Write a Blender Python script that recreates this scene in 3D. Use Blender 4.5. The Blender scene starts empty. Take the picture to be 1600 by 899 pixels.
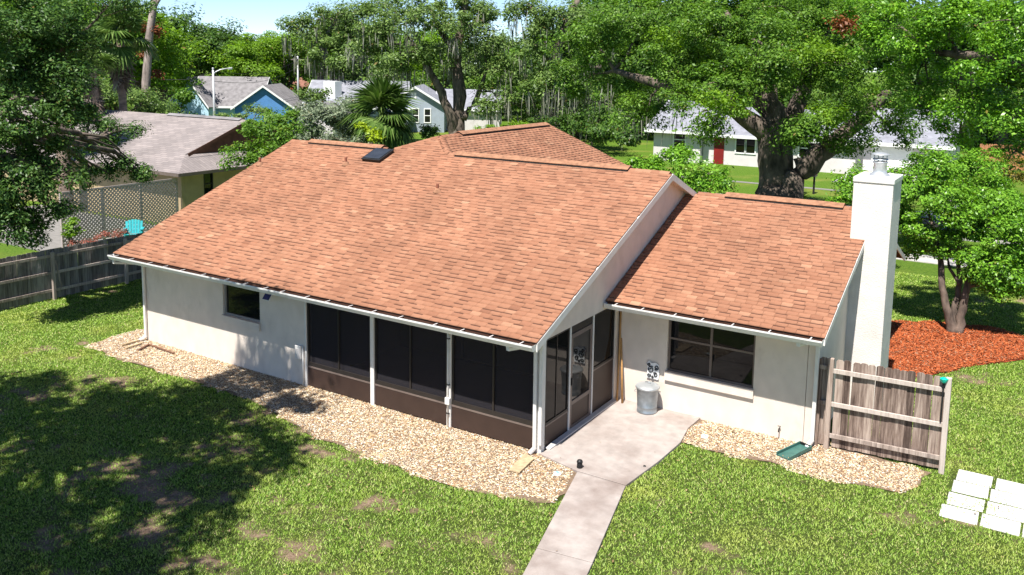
import bpy, math, random
import numpy as np
from mathutils import Vector, Matrix

random.seed(7)
rng = np.random.default_rng(11)
scene = bpy.context.scene
COL = scene.collection

# ------------------------------------------------------------------ camera
CAM = np.array([7.827, -13.607, 7.349])
F, PITCH, YAW, ROLL, PY = 1371.6, 0.134, -0.562, 0.015, -170.8
_d = np.array([math.sin(YAW)*math.cos(PITCH), math.cos(YAW)*math.cos(PITCH), -math.sin(PITCH)])
_r = np.array([math.cos(YAW), -math.sin(YAW), 0.0])
_u = np.cross(_r, _d)
R2v = _r*math.cos(ROLL) + _u*math.sin(ROLL)
U2v = _u*math.cos(ROLL) - _r*math.sin(ROLL)
cam_d = bpy.data.cameras.new("camera")
cam = bpy.data.objects.new("camera", cam_d)
COL.objects.link(cam)
M = Matrix(((R2v[0], U2v[0], -_d[0], CAM[0]), (R2v[1], U2v[1], -_d[1], CAM[1]),
            (R2v[2], U2v[2], -_d[2], CAM[2]), (0, 0, 0, 1)))
cam.matrix_world = M
cam_d.sensor_width = 36.0
cam_d.lens = 36.0*F/1600.0
cam_d.shift_y = PY/1600.0
cam_d.clip_start = 0.1
cam_d.clip_end = 2000.0
scene.camera = cam

def pray(x, y):
    return _d + R2v*(x-800)/F + U2v*(449.5+PY-y)/F
def at(x, y, dist):
    return CAM + pray(x, y)*dist
def G(x, y, z=0.0):
    d = pray(x, y)
    return CAM + d*((z-CAM[2])/d[2])

# ------------------------------------------------------------------ light
SUN = Vector((0.09, -1.0, 1.9)).normalized()
world = bpy.data.worlds.new("World")
scene.world = world
world.use_nodes = True
wn = world.node_tree
bg = wn.nodes["Background"]
sky = wn.nodes.new("ShaderNodeTexSky")
sky.sky_type = 'NISHITA'
sky.sun_disc = False
sky.sun_elevation = math.asin(SUN.z)
sky.sun_rotation = math.atan2(SUN.x, SUN.y)
sky.air_density = 0.5
sky.dust_density = 0.0
sky.ozone_density = 1.0
wn.links.new(sky.outputs[0], bg.inputs[0])
bg.inputs[1].default_value = 0.092
sl = bpy.data.lights.new("sun", 'SUN')
sl.energy = 5.0
sl.angle = math.radians(0.53)
sl.color = (1.0, 0.955, 0.89)
so = bpy.data.objects.new("sun", sl)
so.rotation_euler = SUN.to_track_quat('Z', 'Y').to_euler()
so.location = (0, 0, 40)
COL.objects.link(so)
vs = scene.view_settings
vs.view_transform = 'Standard'
vs.look = 'None'
vs.gamma = 1.0
vs.use_curve_mapping = False
vs.exposure = 1.0
scene.render.engine = 'CYCLES'
scene.cycles.max_bounces = 6
scene.cycles.transparent_max_bounces = 12

# ------------------------------------------------------------------ materials
MATS = {}
def newmat(name):
    m = bpy.data.materials.new(name)
    m.use_nodes = True
    nt = m.node_tree
    return m, nt, nt.nodes["Principled BSDF"]

def N(nt, typ, **kw):
    n = nt.nodes.new(typ)
    for k, v in kw.items():
        setattr(n, k, v)
    return n

def ramp(nt, stops, interp='LINEAR'):
    r = nt.nodes.new("ShaderNodeValToRGB")
    r.color_ramp.interpolation = interp
    el = r.color_ramp.elements
    while len(el) < len(stops):
        el.new(0.5)
    for e, (p, c) in zip(el, stops):
        e.position = p
        e.color = (c[0], c[1], c[2], 1)
    return r

def plain(name, col, rough=0.6, var=0.12, scale=6.0, bump=0.0, bscale=60.0, metal=0.0, spec=0.4, stretch=(1, 1, 1), dirt=None, dirt_scale=1.2, dirt_lo=.55, dirt_hi=.75):
    """Base colour broken by two noises, optional bump and stains."""
    m, nt, b = newmat(name)
    tc = N(nt, "ShaderNodeTexCoord")
    mp = N(nt, "ShaderNodeMapping")
    mp.inputs['Scale'].default_value = stretch
    nt.links.new(tc.outputs['Object'], mp.inputs[0])
    n1 = N(nt, "ShaderNodeTexNoise")
    n1.inputs['Scale'].default_value = scale
    n1.inputs['Detail'].default_value = 6
    nt.links.new(mp.outputs[0], n1.inputs['Vector'])
    lo = [c*(1-var*1.6) for c in col]
    hi = [min(1, c*(1+var)) for c in col]
    r = ramp(nt, [(0.3, lo), (0.7, hi)])
    nt.links.new(n1.outputs[0], r.inputs[0])
    out = r.outputs[0]
    if dirt:
        n2 = N(nt, "ShaderNodeTexNoise")
        n2.inputs['Scale'].default_value = dirt_scale
        n2.inputs['Detail'].default_value = 8
        n2.inputs['Roughness'].default_value = .65
        nt.links.new(mp.outputs[0], n2.inputs['Vector'])
        mr = N(nt, "ShaderNodeMapRange")
        mr.inputs[1].default_value = dirt_lo
        mr.inputs[2].default_value = dirt_hi
        nt.links.new(n2.outputs[0], mr.inputs[0])
        mx = N(nt, "ShaderNodeMixRGB")
        nt.links.new(mr.outputs[0], mx.inputs[0])
        nt.links.new(out, mx.inputs[1])
        mx.inputs[2].default_value = (*dirt, 1)
        out = mx.outputs[0]
    nt.links.new(out, b.inputs['Base Color'])
    b.inputs['Roughness'].default_value = rough
    b.inputs['Metallic'].default_value = metal
    b.inputs['Specular IOR Level'].default_value = spec
    if bump:
        n3 = N(nt, "ShaderNodeTexNoise")
        n3.inputs['Scale'].default_value = bscale
        n3.inputs['Detail'].default_value = 4
        nt.links.new(mp.outputs[0], n3.inputs['Vector'])
        bp = N(nt, "ShaderNodeBump")
        bp.inputs['Strength'].default_value = bump
        bp.inputs['Distance'].default_value = 0.02
        nt.links.new(n3.outputs[0], bp.inputs['Height'])
        nt.links.new(bp.outputs[0], b.inputs['Normal'])
    MATS[name] = m
    return m

def islands(name, stops, rough=0.7, trans=0.0, noise=None, spec=0.3, patch=None):
    """Colour picked per loose piece (leaf, blade, pebble); optional translucency; optional large noise tint."""
    m, nt, b = newmat(name)
    g = N(nt, "ShaderNodeNewGeometry")
    r = ramp(nt, stops)
    nt.links.new(g.outputs['Random Per Island'], r.inputs[0])
    out = r.outputs[0]
    if noise:
        sc, lo, hi, col = noise
        tc = N(nt, "ShaderNodeTexCoord")
        n1 = N(nt, "ShaderNodeTexNoise")
        n1.inputs['Scale'].default_value = sc
        n1.inputs['Detail'].default_value = 5
        nt.links.new(tc.outputs['Object'], n1.inputs['Vector'])
        mr = N(nt, "ShaderNodeMapRange")
        mr.inputs[1].default_value = lo
        mr.inputs[2].default_value = hi
        nt.links.new(n1.outputs[0], mr.inputs[0])
        mx = N(nt, "ShaderNodeMixRGB")
        nt.links.new(mr.outputs[0], mx.inputs[0])
        nt.links.new(out, mx.inputs[1])
        mx.inputs[2].default_value = (*col, 1)
        out = mx.outputs[0]
    nt.links.new(out, b.inputs['Base Color'])
    b.inputs['Roughness'].default_value = rough
    b.inputs['Specular IOR Level'].default_value = spec
    if trans:
        t = N(nt, "ShaderNodeBsdfTranslucent")
        hs = N(nt, "ShaderNodeHueSaturation")
        hs.inputs['Value'].default_value = 1.5
        hs.inputs['Saturation'].default_value = 1.1
        nt.links.new(out, hs.inputs['Color'])
        nt.links.new(hs.outputs[0], t.inputs[0])
        mix = N(nt, "ShaderNodeMixShader")
        mix.inputs[0].default_value = trans
        nt.links.new(b.outputs[0], mix.inputs[1])
        nt.links.new(t.outputs[0], mix.inputs[2])
        nt.links.new(mix.outputs[0], nt.nodes["Material Output"].inputs[0])
    MATS[name] = m
    return m

def leafmat(name, dark, mid, light, trans=0.3, dead=(0.16, 0.10, 0.03), rough=.45):
    return islands(name, [(0.0, dark), (0.45, mid), (0.93, light), (0.975, light), (1.0, dead)], rough=rough, trans=trans,
                   noise=(0.9, 0.5, 0.75, [c*0.9 for c in light]), spec=.22)

plain('stucco', (0.68, 0.60, 0.525), .85, .05, 3, .35, 90, dirt=(0.46, 0.39, 0.33), dirt_scale=1.7, dirt_lo=.58, dirt_hi=.95, stretch=(1.2, 1.2, .8))
plain('stucco_chimney', (0.70, 0.65, 0.60), .85, .05, 3, .45, 34, dirt=(.5, .46, .42), dirt_scale=1.6, dirt_lo=.58, dirt_hi=.9)
plain('white_paint', (0.70, 0.68, 0.65), .5, .05, 4, dirt=(.45, .42, .38), dirt_scale=3, dirt_lo=.62, dirt_hi=.95)
plain('trim_grey', (0.60, 0.57, 0.55), .5, .08, 5)
plain('gutter_dark', (0.035, 0.033, 0.032), .9, .4, 20, .5, 80)
plain('bronze', (0.022, 0.018, 0.016), .45, .12, 5)
plain('kick_brown', (0.040, 0.023, 0.018), .5, .10, 3, dirt=(.058, .040, .033), dirt_scale=2.5, dirt_lo=.6, dirt_hi=.9)
plain('frame_pale', (0.30, 0.27, 0.25), .5, .1, 5)
plain('bronze_light', (0.15, 0.115, 0.10), .4, .1, 5)
plain('concrete', (0.36, 0.315, 0.288), .9, .10, 5, .3, 140, dirt=(0.20, 0.155, 0.135), dirt_scale=.8, dirt_lo=.46, dirt_hi=.72)
plain('paver', (0.56, 0.545, 0.53), .85, .08, 5, .3, 120, dirt=(.36, .33, .28), dirt_scale=2.2, dirt_lo=.55, dirt_hi=.8)
plain('kerb_concrete', (0.42, 0.40, 0.37), .9, .1, 4, .3, 100)
plain('pavement_grey', (.20, .19, .175), .9, .1, 4, .3, 100)
plain('asphalt', (0.055, 0.054, 0.055), .9, .15, 3, .4, 120)
plain('galvanised', (0.33, 0.37, 0.40), .42, .16, 7, .1, 30, metal=.75, dirt=(.5, .52, .54), dirt_scale=5, dirt_lo=.6, dirt_hi=.75)
plain('galv_lid', (0.52, 0.54, 0.55), .4, .1, 7, metal=.55)
plain('black_plastic', (0.012, 0.012, 0.013), .5, .2, 8)
plain('black_iron', (0.015, 0.014, 0.014), .5, .2, 8)
plain('white_plastic', (0.78, 0.78, 0.77), .5, .03, 6)
plain('teal_plastic', (0.03, 0.36, 0.40), .4, .08, 6)
plain('green_plastic', (0.045, 0.13, 0.11), .5, .15, 8)
plain('turquoise', (0.0, 0.45, 0.32), .4, .1, 8)
plain('solar_blue', (0.02, 0.035, 0.15), .15, .2, 30, spec=.6)
plain('pole_wood', (0.46, 0.25, 0.09), .6, .18, 12, .2, 60, stretch=(6, 6, .6))
plain('board_wood', (0.44, 0.33, 0.20), .8, .2, 10, .3, 50)
plain('brown_wood', (0.17, 0.085, 0.05), .8, .2, 10)
plain('skylight_glass', (0.035, 0.04, 0.05), .18, .2, 3, spec=.6)
plain('pipe_rust', (0.24, 0.085, 0.05), .7, .25, 12)
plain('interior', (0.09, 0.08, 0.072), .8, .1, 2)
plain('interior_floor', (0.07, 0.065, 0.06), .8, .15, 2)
plain('roof_grey', (0.19, 0.18, 0.185), .9, .2, 2.2, .5, 30)
plain('roof_grey_blue', (0.23, 0.235, 0.27), .9, .16, 2.2, .5, 30)
plain('roof_red', (0.34, 0.155, 0.11), .9, .16, 2.2, .5, 30)
plain('wall_blue', (0.075, 0.21, 0.46), .8, .06, 2)
plain('wall_light_blue', (0.42, 0.62, 0.74), .8, .06, 2)
plain('wall_grey', (0.30, 0.345, 0.40), .8, .06, 2, .2, 40)
plain('wall_pale', (0.60, 0.56, 0.56), .8, .05, 2, .2, 40)
plain('wall_orange', (0.46, 0.14, 0.06), .8, .1, 2)
plain('wall_tan', (0.42, 0.32, 0.19), .85, .1, 2, .2, 40)
plain('wall_lemon', (0.62, 0.50, 0.32), .85, .08, 2)
plain('door_red', (0.20, 0.012, 0.012), .5, .1, 4)
plain('gable_brown', (0.115, 0.050, 0.030), .8, .2, 5)
plain('bark', (0.125, 0.098, 0.078), .95, .45, 3.5, 1.0, 18, stretch=(1, 1, .35))
plain('bark_pale', (0.26, 0.21, 0.185), .95, .35, 4, 1.0, 20, stretch=(1, 1, .3))
plain('bark_palm', (0.27, 0.20, 0.16), .95, .3, 3, 1.0, 10, stretch=(1, 1, 2.5))
plain('bark_myrtle', (0.13, 0.095, 0.075), .9, .4, 6, .7, 24, stretch=(1, 1, .4))
plain('car_paint', (0.012, 0.022, 0.05), .2, .05, 3, spec=.6)
plain('tyre', (0.02, 0.02, 0.02), .85, .1, 8)
plain('alloy', (0.5, 0.5, 0.52), .3, .05, 8, metal=.9)
plain('lamp_metal', (0.52, 0.53, 0.54), .5, .06, 6, metal=.3)
plain('wire_black', (0.02, 0.02, 0.02), .7, .1, 6)
plain('cedar', (0.42, 0.185, 0.09), .85, .22, 6, .3, 30)
plain('lattice_wood', (0.42, 0.35, 0.33), .85, .15, 6)
plain('light_glass', (0.8, 0.8, 0.78), .3, .02, 5)

def fencemat(name, a, b_, c):
    m, nt, b = newmat(name)
    tc = N(nt, "ShaderNodeTexCoord")
    oi = N(nt, "ShaderNodeObjectInfo")
    mp = N(nt, "ShaderNodeMapping")
    mp.inputs['Scale'].default_value = (9, 9, .55)
    add = N(nt, "ShaderNodeVectorMath", operation='ADD')
    sc = N(nt, "ShaderNodeVectorMath", operation='SCALE')
    cb = N(nt, "ShaderNodeCombineXYZ")
    for i in range(3):
        nt.links.new(oi.outputs['Random'], cb.inputs[i])
    nt.links.new(cb.outputs[0], sc.inputs[0])
    sc.inputs['Scale'].default_value = 37.0
    nt.links.new(tc.outputs['Object'], mp.inputs[0])
    nt.links.new(mp.outputs[0], add.inputs[0])
    nt.links.new(sc.outputs[0], add.inputs[1])
    n1 = N(nt, "ShaderNodeTexNoise")
    n1.inputs['Scale'].default_value = 2.6
    n1.inputs['Detail'].default_value = 7
    n1.inputs['Roughness'].default_value = .7
    nt.links.new(add.outputs[0], n1.inputs['Vector'])
    mth = N(nt, "ShaderNodeMath", operation='MULTIPLY_ADD')
    mth.inputs[1].default_value = .30
    nt.links.new(oi.outputs['Random'], mth.inputs[0])
    nt.links.new(n1.outputs[0], mth.inputs[2])
    r = ramp(nt, [(.44, a), (.62, b_), (.84, c)])
    nt.links.new(mth.outputs[0], r.inputs[0])
    nt.links.new(r.outputs[0], b.inputs['Base Color'])
    b.inputs['Roughness'].default_value = .9
    bp = N(nt, "ShaderNodeBump")
    bp.inputs['Strength'].default_value = .5
    bp.inputs['Distance'].default_value = .01
    nt.links.new(n1.outputs[0], bp.inputs['Height'])
    nt.links.new(bp.outputs[0], b.inputs['Normal'])
    MATS[name] = m
fencemat('picket_wood', (.055, .034, .026), (.185, .130, .104), (.41, .325, .270))
fencemat('picket_grey', (.075, .065, .06), (.16, .145, .135), (.30, .28, .26))
fencemat('rail_wood', (.17, .13, .11), (.35, .285, .245), (.50, .43, .38))

def glassmat(name, col, ior, rough=.015):
    m, nt, b = newmat(name)
    b.inputs['Base Color'].default_value = (*col, 1)
    b.inputs['Roughness'].default_value = rough
    b.inputs['IOR'].default_value = ior
    tc = N(nt, "ShaderNodeTexCoord")
    n1 = N(nt, "ShaderNodeTexNoise")
    n1.inputs['Scale'].default_value = 1.3
    nt.links.new(tc.outputs['Object'], n1.inputs['Vector'])
    bp = N(nt, "ShaderNodeBump")
    bp.inputs['Strength'].default_value = .03
    bp.inputs['Distance'].default_value = .02
    nt.links.new(n1.outputs[0], bp.inputs['Height'])
    nt.links.new(bp.outputs[0], b.inputs['Normal'])
    MATS[name] = m
glassmat('dark_glass', (.008, .008, .009), 1.5)
glassmat('window_glass', (.008, .008, .009), 1.34)
glassmat('side_glass', (.010, .010, .010), 1.22)
glassmat('door_glass', (.012, .012, .012), 1.55)

# insect screen: woven mesh seen from metres away = partly see-through sheet
m, nt, b = newmat('screen')
tr = N(nt, "ShaderNodeBsdfTransparent")
b.inputs['Base Color'].default_value = (.026, .024, .028, 1)
b.inputs['Specular IOR Level'].default_value = 0.05
b.inputs['Roughness'].default_value = .7
mix = N(nt, "ShaderNodeMixShader")
tcs = N(nt, "ShaderNodeTexCoord")
nsn = N(nt, "ShaderNodeTexNoise")
nsn.inputs['Scale'].default_value = 1.1
nt.links.new(tcs.outputs['Object'], nsn.inputs['Vector'])
mrs = N(nt, "ShaderNodeMapRange")
mrs.inputs[3].default_value = .78
mrs.inputs[4].default_value = .90
nt.links.new(nsn.outputs[0], mrs.inputs[0])
nt.links.new(mrs.outputs[0], mix.inputs[0])
nt.links.new(tr.outputs[0], mix.inputs[1])
nt.links.new(b.outputs[0], mix.inputs[2])
nt.links.new(mix.outputs[0], nt.nodes["Material Output"].inputs[0])
MATS['screen'] = m

# shingles: per-tab blend of granule colours, stored as a face attribute
m, nt, b = newmat('shingle')
at_n = N(nt, "ShaderNodeAttribute")
at_n.attribute_name = 'tone'
DASH = (.078, .037, .025)
rp = ramp(nt, [(0.0, DASH), (.08, DASH), (.10, (.175, .078, .048)), (.40, (.258, .118, .070)), (.75, (.312, .152, .092)), (1.0, (.385, .212, .132))])
nt.links.new(at_n.outputs['Fac'], rp.inputs[0])
tc = N(nt, "ShaderNodeTexCoord")
nz = N(nt, "ShaderNodeTexNoise")
nz.inputs['Scale'].default_value = .8
nz.inputs['Detail'].default_value = 5
nt.links.new(tc.outputs['Object'], nz.inputs['Vector'])
hs = N(nt, "ShaderNodeHueSaturation")
mrv = N(nt, "ShaderNodeMapRange")
mrv.inputs[1].default_value = .3
mrv.inputs[2].default_value = .7
mrv.inputs[3].default_value = .84
mrv.inputs[4].default_value = 1.13
nt.links.new(nz.outputs[0], mrv.inputs[0])
nt.links.new(mrv.outputs[0], hs.inputs['Value'])
nt.links.new(rp.outputs[0], hs.inputs['Color'])
ng = N(nt, "ShaderNodeTexNoise")
ng.inputs['Scale'].default_value = 130
nt.links.new(tc.outputs['Object'], ng.inputs['Vector'])
mxg = N(nt, "ShaderNodeMixRGB", blend_type='OVERLAY')
mxg.inputs[0].default_value = .35
nt.links.new(hs.outputs[0], mxg.inputs[1])
nt.links.new(ng.outputs[0], mxg.inputs[2])
nt.links.new(mxg.outputs[0], b.inputs['Base Color'])
b.inputs['Roughness'].default_value = .92
b.inputs['Specular IOR Level'].default_value = .2
MATS['shingle'] = m

# plain roof courses too far away to pick apart
def farroof(name, c1, c2, mort, sc=1.0):
    m, nt, b = newmat(name)
    tc = N(nt, "ShaderNodeTexCoord")
    br = N(nt, "ShaderNodeTexBrick")
    br.inputs['Color1'].default_value = (*c1, 1)
    br.inputs['Color2'].default_value = (*c2, 1)
    br.inputs['Mortar'].default_value = (*mort, 1)
    br.inputs['Scale'].default_value = sc
    br.inputs['Mortar Size'].default_value = .012
    br.inputs['Brick Width'].default_value = .45
    br.inputs['Row Height'].default_value = .15
    nt.links.new(tc.outputs['Object'], br.inputs['Vector'])
    n1 = N(nt, "ShaderNodeTexNoise")
    n1.inputs['Scale'].default_value = .8
    n1.inputs['Detail'].default_value = 6
    nt.links.new(tc.outputs['Object'], n1.inputs['Vector'])
    mx = N(nt, "ShaderNodeMixRGB", blend_type='OVERLAY')
    mx.inputs[0].default_value = .4
    nt.links.new(br.outputs[0], mx.inputs[1])
    nt.links.new(n1.outputs[0], mx.inputs[2])
    nt.links.new(mx.outputs[0], b.inputs['Base Color'])
    b.inputs['Roughness'].default_value = .9
    MATS[name] = m
farroof('roof_neighbour', (.25, .215, .205), (.19, .165, .16), (.14, .12, .117))

# leaves
leafmat('leaf_oak', (0.034, 0.087, 0.011), (0.082, 0.174, 0.021), (0.157, 0.284, 0.034))
leafmat('leaf_oak_dark', (0.021, 0.052, 0.011), (0.046, 0.105, 0.016), (0.098, 0.180, 0.029), trans=.22)
leafmat('leaf_oak_grey', (0.047, 0.089, 0.024), (0.102, 0.174, 0.041), (0.183, 0.272, 0.068), trans=.28)
leafmat('leaf_bright', (0.068, 0.141, 0.011), (0.130, 0.249, 0.020), (0.215, 0.362, 0.034), trans=.35)
leafmat('leaf_glossy', (0.038, 0.108, 0.012), (0.102, 0.242, 0.019), (0.210, 0.408, 0.038), trans=.25, rough=.32)
leafmat('leaf_near', (0.020, 0.055, 0.014), (0.046, 0.110, 0.023), (0.110, 0.200, 0.040), trans=.25, rough=.42)
leafmat('leaf_olive', (.080, .115, .065), (.150, .195, .115), (.230, .275, .165), trans=.2)
leafmat('leaf_rust', (0.114, 0.030, 0.012), (0.168, 0.051, 0.018), (0.216, 0.084, 0.030), trans=.2)
leafmat('leaf_palm', (.030, .070, .012), (.075, .140, .025), (.150, .225, .060), trans=.2, rough=.4)
leafmat('leaf_fern', (.16, .24, .01), (.26, .36, .015), (.36, .46, .03), trans=.3)
leafmat('leaf_dead_palm', (.06, .042, .032), (.13, .095, .075), (.22, .175, .14), trans=.1)
leafmat('leaf_yellowing', (.11, .10, .015), (.20, .17, .03), (.32, .25, .05), trans=.25)
leafmat('flower_red', (.10, .05, .03), (.30, .07, .05), (.40, .16, .12), trans=.2)
islands('moss', [(0, (.13, .13, .10)), (.5, (.23, .23, .18)), (1, (.34, .34, .28))], .95, .15)
islands('grass_blade', [(0, (.100, .195, .018)), (.4, (.190, .315, .034)), (.8, (.33, .455, .085)), (.93, (.40, .44, .14)), (1, (.46, .40, .22))], .5, .25,
        noise=(.7, .50, .80, (.38, .43, .090)))
islands('pebble', [(0, (.13, .07, .045)), (.12, (.30, .165, .085)), (.28, (.44, .29, .15)), (.5, (.50, .39, .24)), (.75, (.57, .50, .38)), (.94, (.63, .59, .52)), (1, (.16, .12, .09))], .8)
islands('mulch_chip', [(0, (.16, .034, .011)), (.5, (.36, .078, .021)), (.88, (.46, .130, .042)), (.95, (.36, .20, .12)), (1, (.12, .08, .05))], .9)

# ground: grass base, worn patches given by a painted-in-code mask
m, nt, b = newmat('lawn')
tc = N(nt, "ShaderNodeTexCoord")
n1 = N(nt, "ShaderNodeTexNoise")
n1.inputs['Scale'].default_value = 14
n1.inputs['Detail'].default_value = 8
n1.inputs['Roughness'].default_value = .75
nt.links.new(tc.outputs['Object'], n1.inputs['Vector'])
r1 = ramp(nt, [(.3, (.030, .065, .009)), (.5, (.075, .145, .014)), (.68, (.140, .200, .025))])
nt.links.new(n1.outputs[0], r1.inputs[0])
n2 = N(nt, "ShaderNodeTexNoise")
n2.inputs['Scale'].default_value = .35
n2.inputs['Detail'].default_value = 6
nt.links.new(tc.outputs['Object'], n2.inputs['Vector'])
mrr = N(nt, "ShaderNodeMapRange")
mrr.inputs[1].default_value = .5
mrr.inputs[2].default_value = .75
nt.links.new(n2.outputs[0], mrr.inputs[0])
mx1 = N(nt, "ShaderNodeMixRGB")
nt.links.new(mrr.outputs[0], mx1.inputs[0])
nt.links.new(r1.outputs[0], mx1.inputs[1])
mx1.inputs[2].default_value = (.175, .185, .04, 1)
n3 = N(nt, "ShaderNodeTexNoise")
n3.inputs['Scale'].default_value = 30
n3.inputs['Detail'].default_value = 6
nt.links.new(tc.outputs['Object'], n3.inputs['Vector'])
r3 = ramp(nt, [(.3, (.14, .09, .06)), (.7, (.30, .215, .155))])
nt.links.new(n3.outputs[0], r3.inputs[0])
ta = N(nt, "ShaderNodeAttribute")
ta.attribute_name = 'thatch_shade'  # darker thatch colour that also paints the shade between blades
mx0 = N(nt, "ShaderNodeMixRGB")
nt.links.new(ta.outputs['Fac'], mx0.inputs[0])
nt.links.new(mx1.outputs[0], mx0.inputs[1])
r0 = ramp(nt, [(.35, (.024, .036, .009)), (.65, (.075, .100, .022))])
nt.links.new(n1.outputs[0], r0.inputs[0])
nt.links.new(r0.outputs[0], mx0.inputs[2])
ba = N(nt, "ShaderNodeAttribute")
ba.attribute_name = 'bare'
mx2 = N(nt, "ShaderNodeMixRGB")
nt.links.new(ba.outputs['Fac'], mx2.inputs[0])
nt.links.new(mx0.outputs[0], mx2.inputs[1])
nt.links.new(r3.outputs[0], mx2.inputs[2])
nt.links.new(mx2.outputs[0], b.inputs['Base Color'])
b.inputs['Roughness'].default_value = .95
b.inputs['Specular IOR Level'].default_value = .1
bpn = N(nt, "ShaderNodeBump")
bpn.inputs['Strength'].default_value = .8
bpn.inputs['Distance'].default_value = .05
nt.links.new(n1.outputs[0], bpn.inputs['Height'])
nt.links.new(bpn.outputs[0], b.inputs['Normal'])
MATS['lawn'] = m
plain('gravel_base', (.19, .13, .085), .95, .3, 30, .8, 60)
plain('mulch_base', (.30, .05, .016), .95, .35, 25, .8, 60)
plain('dark_soil', (.035, .03, .022), .95, .3, 3, .6, 20)

# ------------------------------------------------------------------ mesh helpers
def link(o, parent=None):
    COL.objects.link(o)
    if parent is not None:
        o.parent = parent
    return o

def wloc(o):
    v = Vector((0, 0, 0))
    while o is not None:
        v += o.location
        o = o.parent
    return v

def tag(o, label=None, cat=None, group=None, kind=None):
    if label: o['label'] = label
    if cat: o['category'] = cat
    if group: o['group'] = group
    if kind: o['kind'] = kind
    return o

def empty(name, loc, label, cat, group=None):
    o = bpy.data.objects.new(name, None)
    o.location = loc
    o.empty_display_size = .2
    link(o)
    return tag(o, label, cat, group)

def np_mesh(name, V, Fc, mat, attr=None, smooth=False):
    V = np.asarray(V, np.float32)
    Fc = np.asarray(Fc, np.int32)
    k = Fc.shape[1]
    me = bpy.data.meshes.new(name)
    me.vertices.add(len(V))
    me.vertices.foreach_set('co', V.ravel())
    me.loops.add(Fc.size)
    me.loops.foreach_set('vertex_index', Fc.ravel())
    me.polygons.add(len(Fc))
    me.polygons.foreach_set('loop_start', np.arange(0, Fc.size, k, dtype=np.int32))
    me.polygons.foreach_set('loop_total', np.full(len(Fc), k, np.int32))
    if smooth:
        me.polygons.foreach_set('use_smooth', np.ones(len(Fc), bool))
    me.update(calc_edges=True)
    me.materials.append(MATS[mat])
    if attr:
        for an, dom, data in attr:
            a = me.attributes.new(an, 'FLOAT', dom)
            a.data.foreach_set('value', np.asarray(data, np.float32))
    return me

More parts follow.
